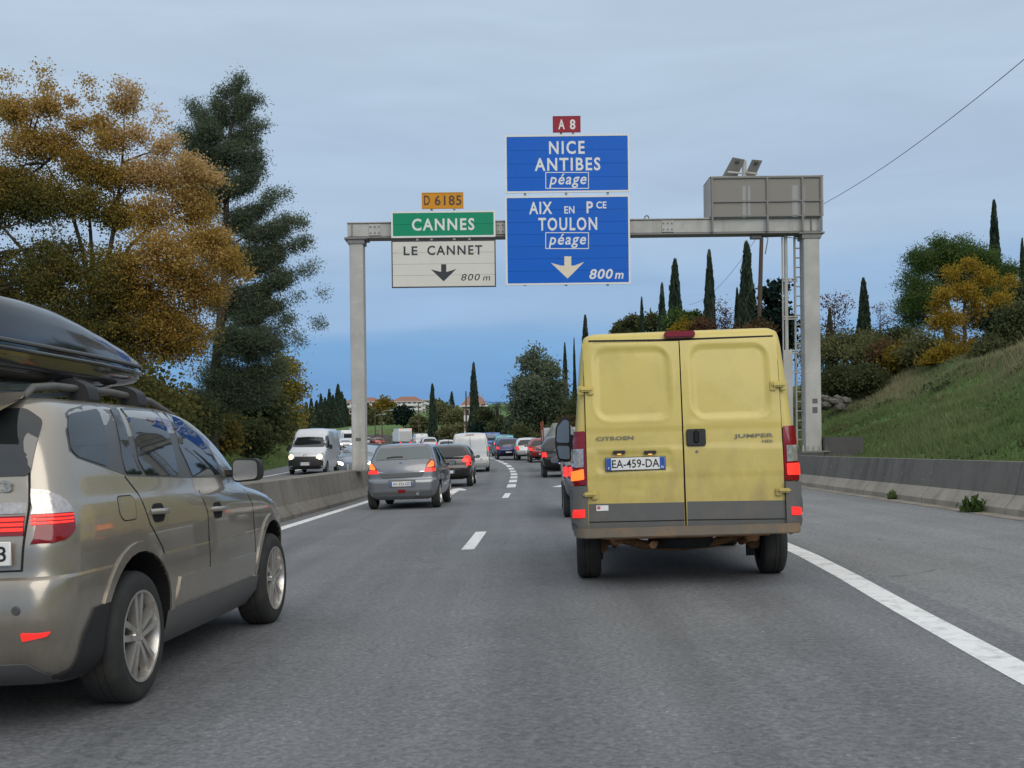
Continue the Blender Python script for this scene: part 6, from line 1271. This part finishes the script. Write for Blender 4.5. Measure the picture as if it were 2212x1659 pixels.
grass('field_grass', 9000, 9.5, 45, 150, 240, .35, 'green meadow above the distant stone wall', .10)
# scattered coarse weeds on the bank, too many to count
n = 9000; cs = rng.uniform(9.2, 17, 70); cy_ = rng.uniform(14, 60, 70); k = rng.integers(0, 70, n); rr = rng.uniform(.15, .6, 70)[k]; s_ = cs[k]+rng.normal(size=n)*rr; y_ = cy_[k]+rng.normal(size=n)*rr*1.4; x_ = s_+xc(y_); z_ = terrain(x_, y_)+np.abs(rng.normal(size=n))*.10*(.5+rr)
link('bank_weeds', leaf_quads(np.stack([x_, y_, z_], 1), .07, 1.8, np.clip(rng.normal(.35, .2, 70)[k]+rng.normal(size=n)*.08, 0, 1), np.array([0, 0, 1.]), .4), LM['olive'], label='patches of coarse weeds scattered over the grass bank', cat='weeds', kind='stuff')
# weeds at the foot of the barrier
for (u, v, r, lb) in ((2100, 1106, .16, 'green weed growing at the foot of the shoulder barrier'), (1748, 1030, .15, 'small weed at the barrier foot beside the yellow van'), (1940, 1078, .07, 'dry grass tuft in the gutter by the shoulder barrier')):
    a_, b_ = unpx(u, v); Y = 20.
    for _ in range(8): z = float(gz(a_*Y, Y)); Y = (CAMH-z)/b_
    s_ = a_*Y - float(xc(Y)); x = float(xc(Y)) + min(s_, 7.95); n = 260; C = np.abs(rng.normal(size=(n, 3)))*np.array([r*.0+1, 1, 1]); C = rng.normal(size=(n, 3))*np.array([r*.45, r*.7, r*.6]); C[:, 2] = np.abs(C[:, 2])+.02
    e = empty('weed', (x, Y, z), 0, lb, 'plant'); link('foliage', leaf_quads(C, .045, 2.6, np.clip(rng.normal(.35, .15, n), 0, 1), np.array([0, 0, 1.]), .5), LM['green'] if r > .1 else LM['grass'], e)

# ================================================================== background structures
M['stone_dark'] = mat('mossy_stone', (.115, .105, .088), .9, var=.4, vscale=4, dirt=(.05, .055, .03), dscale=3, damt=.8)
M['stone'] = mat('rubble_stone', (.20, .175, .145), .9, var=.35, vscale=1.2, dirt=(.09, .08, .06), dscale=1.0, damt=.8, bump=.8, bscale=3)
M['render'] = mat('white_render', (.66, .64, .60), .8, var=.06); M['tiles'] = mat('roof_tiles', (.26, .125, .085), .8, var=.2, vscale=1.5); M['pane'] = mat('house_glass', (.03, .035, .045), .15)
sw_ = empty('stone_wall', (0, 190, float(pz(190))), 0, 'rubble stone retaining wall on the outside of the distant bend', 'wall'); so = Vector(sw_.location)
y = 128.
while y < 256:
    ye = y + random.uniform(2.2, 3.4); x0, x1 = float(xc(y))+8.7, float(xc(ye))+8.7; h = 2.0+random.uniform(-.15, .2); mb = MB()
    A = Vector((x0, y, float(pz(y))-.3)); B = Vector((x1, ye-.06, float(pz(ye))-.3)); nrm = Vector((1, .3, 0))*.5
    top = [(0, h+.2+random.uniform(-.2, .15)), (.5, h+.3+random.uniform(-.1, .25)), (1, h+.2+random.uniform(-.2, .15))]
    V = [A, B] + [A.lerp(B, t)+Vector((0, 0, z)) for t, z in top[::-1]]; mb.add(V + [q+nrm for q in V], [(0, 1, 2, 3, 4), (9, 8, 7, 6, 5)] + [(i, (i+1) % 5, 5+(i+1) % 5, 5+i) for i in range(5)])
    o = mb.obj('wall_bay', M['stone'], sw_)
    for q in o.data.vertices: q.co -= so
    y = ye
# loose stones by the gantry post
rs = empty('dry_stone_wall', ground_at(1795, 44), 0, 'tumbled dry stone wall on the bank right of the gantry post', 'wall'); ro = Vector(rs.location)
for k in range(26):
    u = 1770+random.uniform(0, 62); v = 852+28*random.random()+.12*(u-1770); p = at(u, v, 43.5+random.uniform(-.2, .2)); s_ = random.uniform(.10, .24); me = bpy.data.meshes.new('stone'); bm = bmesh.new(); bmesh.ops.create_icosphere(bm, subdivisions=1, radius=s_)
    for q in bm.verts: q.co = Vector((q.co.x*1.3, q.co.y, q.co.z*.75))*random.uniform(.8, 1.15)
    bm.to_mesh(me); bm.free(); o = link('stone', me, M['stone_dark'], rs); o.location = p-ro
def house(name, label, u0, u1, vwall, vbase, Y, depth, roof_h, floors, nwin, over=.6, mroof=None):
    x0, x1 = at(u0, vwall, Y).x, at(u1, vwall, Y).x; zt_, zb_ = at((u0+u1)/2, vwall, Y).z, at((u0+u1)/2, vbase, Y).z; e = empty(name, ((x0+x1)/2, Y, zb_), 0, label, 'building'); W_ = x1-x0; H_ = zt_-zb_
    mb = MB(); mb.box((0, depth/2, H_/2), (W_, depth, H_)); mb.obj('wall', M['render'], e)
    mb = MB(); a, b = W_/2+over, depth+over; r = min(W_, depth)*.32
    mb.add([(-a, -over, H_), (a, -over, H_), (a, b, H_), (-a, b, H_), (-a+r, depth/2, H_+roof_h), (a-r, depth/2, H_+roof_h)], [(0, 1, 5, 4), (1, 2, 5), (2, 3, 4, 5), (3, 0, 4), (3, 2, 1, 0)]); rf_ = mb.obj('roof', mroof or M['tiles'], e)
    mb = MB(); mb.box((0, -over-.02, H_-.08), (2*a+.1, .14, .18)); mb.obj('eaves', M['render'], e)
    fh = H_/floors
    for f in range(floors):
        for k in range(nwin):
            x = -W_/2+W_*(k+.5)/nwin; w_ = W_/nwin*.55; mb = MB(); mb.box((x, -.02, fh*(f+.52)), (w_, .08, fh*.52)); wn = mb.obj('window', M['render'], e); mb = MB(); mb.box((x, -.07, fh*(f+.52)), (w_*.86, .04, fh*.44)); mb.obj('pane', M['pane'], wn)
        mb = MB(); mb.box((0, -.5, fh*f+.1), (W_*.98, .9, .16)); bc = mb.obj('balcony', M['render'], e); mb = MB(); mb.box((0, -.92, fh*f+.5), (W_*.98, .05, .7)); mb.obj('parapet', M['render'], bc)
    return e

house('apartment_house', 'long white house with low red roof left of the round dark tree', 747, 822, 868, 893, 420, 12, 2.0, 2, 7)
house('apartment_house', 'long white house with low red roof right of the round dark tree', 846, 912, 867, 897, 425, 12, 2.2, 3, 6)
house('tower_wing', 'pale square wing at the end of the right long house', 906, 928, 864, 893, 428, 10, .4, 3, 2)
house('villa', 'small white villa on the slope below the left long house', 742, 772, 893, 912, 330, 8, .9, 1, 3)
hs = house('stone_house', 'stone house with tiled roof half hidden by the very tall cypress', 1002, 1046, 876, 945, 152, 8, 1.4, 2, 3, .5)
M['stone_house'] = mat('house_stone', (.33, .27, .21), .85, var=.25, vscale=1.5)
for o in hs.children:
    if o.name.startswith('wall'): o.data.materials[0] = M['stone_house']
# terrace the far slope below the long houses
def lamp(u, vt, Y, side, label):
    x = at(u, V0, Y).x; z1 = at(u, vt, Y).z; z0 = T_(x, Y); e = empty('street_lamp', (x, Y, z0), 0, label, 'street lamp', 'street lamps along the bend'); h = z1-z0
    mb = MB(); mb.tube([(0, 0, 0), (0, 0, h)], [.13, .08], 8); mb.obj('pole', M['wood_pole'], e, smooth=60)
    mb = MB(); mb.tube([(0, 0, h-.9), (side*.7, 0, h-.5), (side*1.5, 0, h-.45)], .045, 6); mb.obj('arm', M['galva'], e, smooth=60)
    mb = MB(); mb.box((side*1.8, 0, h-.45), (.8, .3, .16)); mb.obj('lamp_head', M['rim'], e, bevel=.05)
lamp(826, 881, 205, 1, 'dark pole street lamp standing in front of the meadow'); lamp(811, 890, 215, 1, 'shorter street lamp next to the meadow lamp'); lamp(905, 869, 190, 1, 'street lamp pole rising above the box truck'); lamp(1008, 845, 140, 1, 'tall lamp pole beside the very tall cypress')
# utility pole and cable on the hill
pt_ = at(1641, 503, 75); pb_ = at(1634, 720, 75); zg = T_(pb_.x, 75); up_ = empty('utility_pole', (pb_.x, 75, zg), 0, 'brown wooden utility pole behind the gantry beam', 'utility pole')
mb = MB(); mb.tube([(0, 0, -.3), (pt_.x-pb_.x+.15, 0, pt_.z-zg+.3)], [.20, .13], 10); mb.obj('pole', M['wood_pole'], up_, smooth=60)
mb = MB(); mb.tube([(pt_.x-pb_.x+.15, -.1, pt_.z-zg-.2), (pt_.x-pb_.x+.55, -.1, pt_.z-zg-.4), (pt_.x-pb_.x+.35, -.1, pt_.z-zg-1.5)], .04, 6); mb.obj('bracket', M['galva_dark'], up_)
A, B, Cc = at(2330, 28, 34), at(1645, 497, 75), at(1488, 658, 135)
mb = MB(); P_ = [A.lerp(B, t)-Vector((0, 0, 1.0*4*t*(1-t))) for t in np.linspace(0, 1, 18)] + [B.lerp(Cc, t)-Vector((0, 0, 1.2*4*t*(1-t))) for t in np.linspace(.06, 1, 16)]; mb.tube(P_, .015, 5); mb.obj('overhead_cable', M['dark'], None, 'thin overhead cable running up from the wooden pole to the right', 'cable')
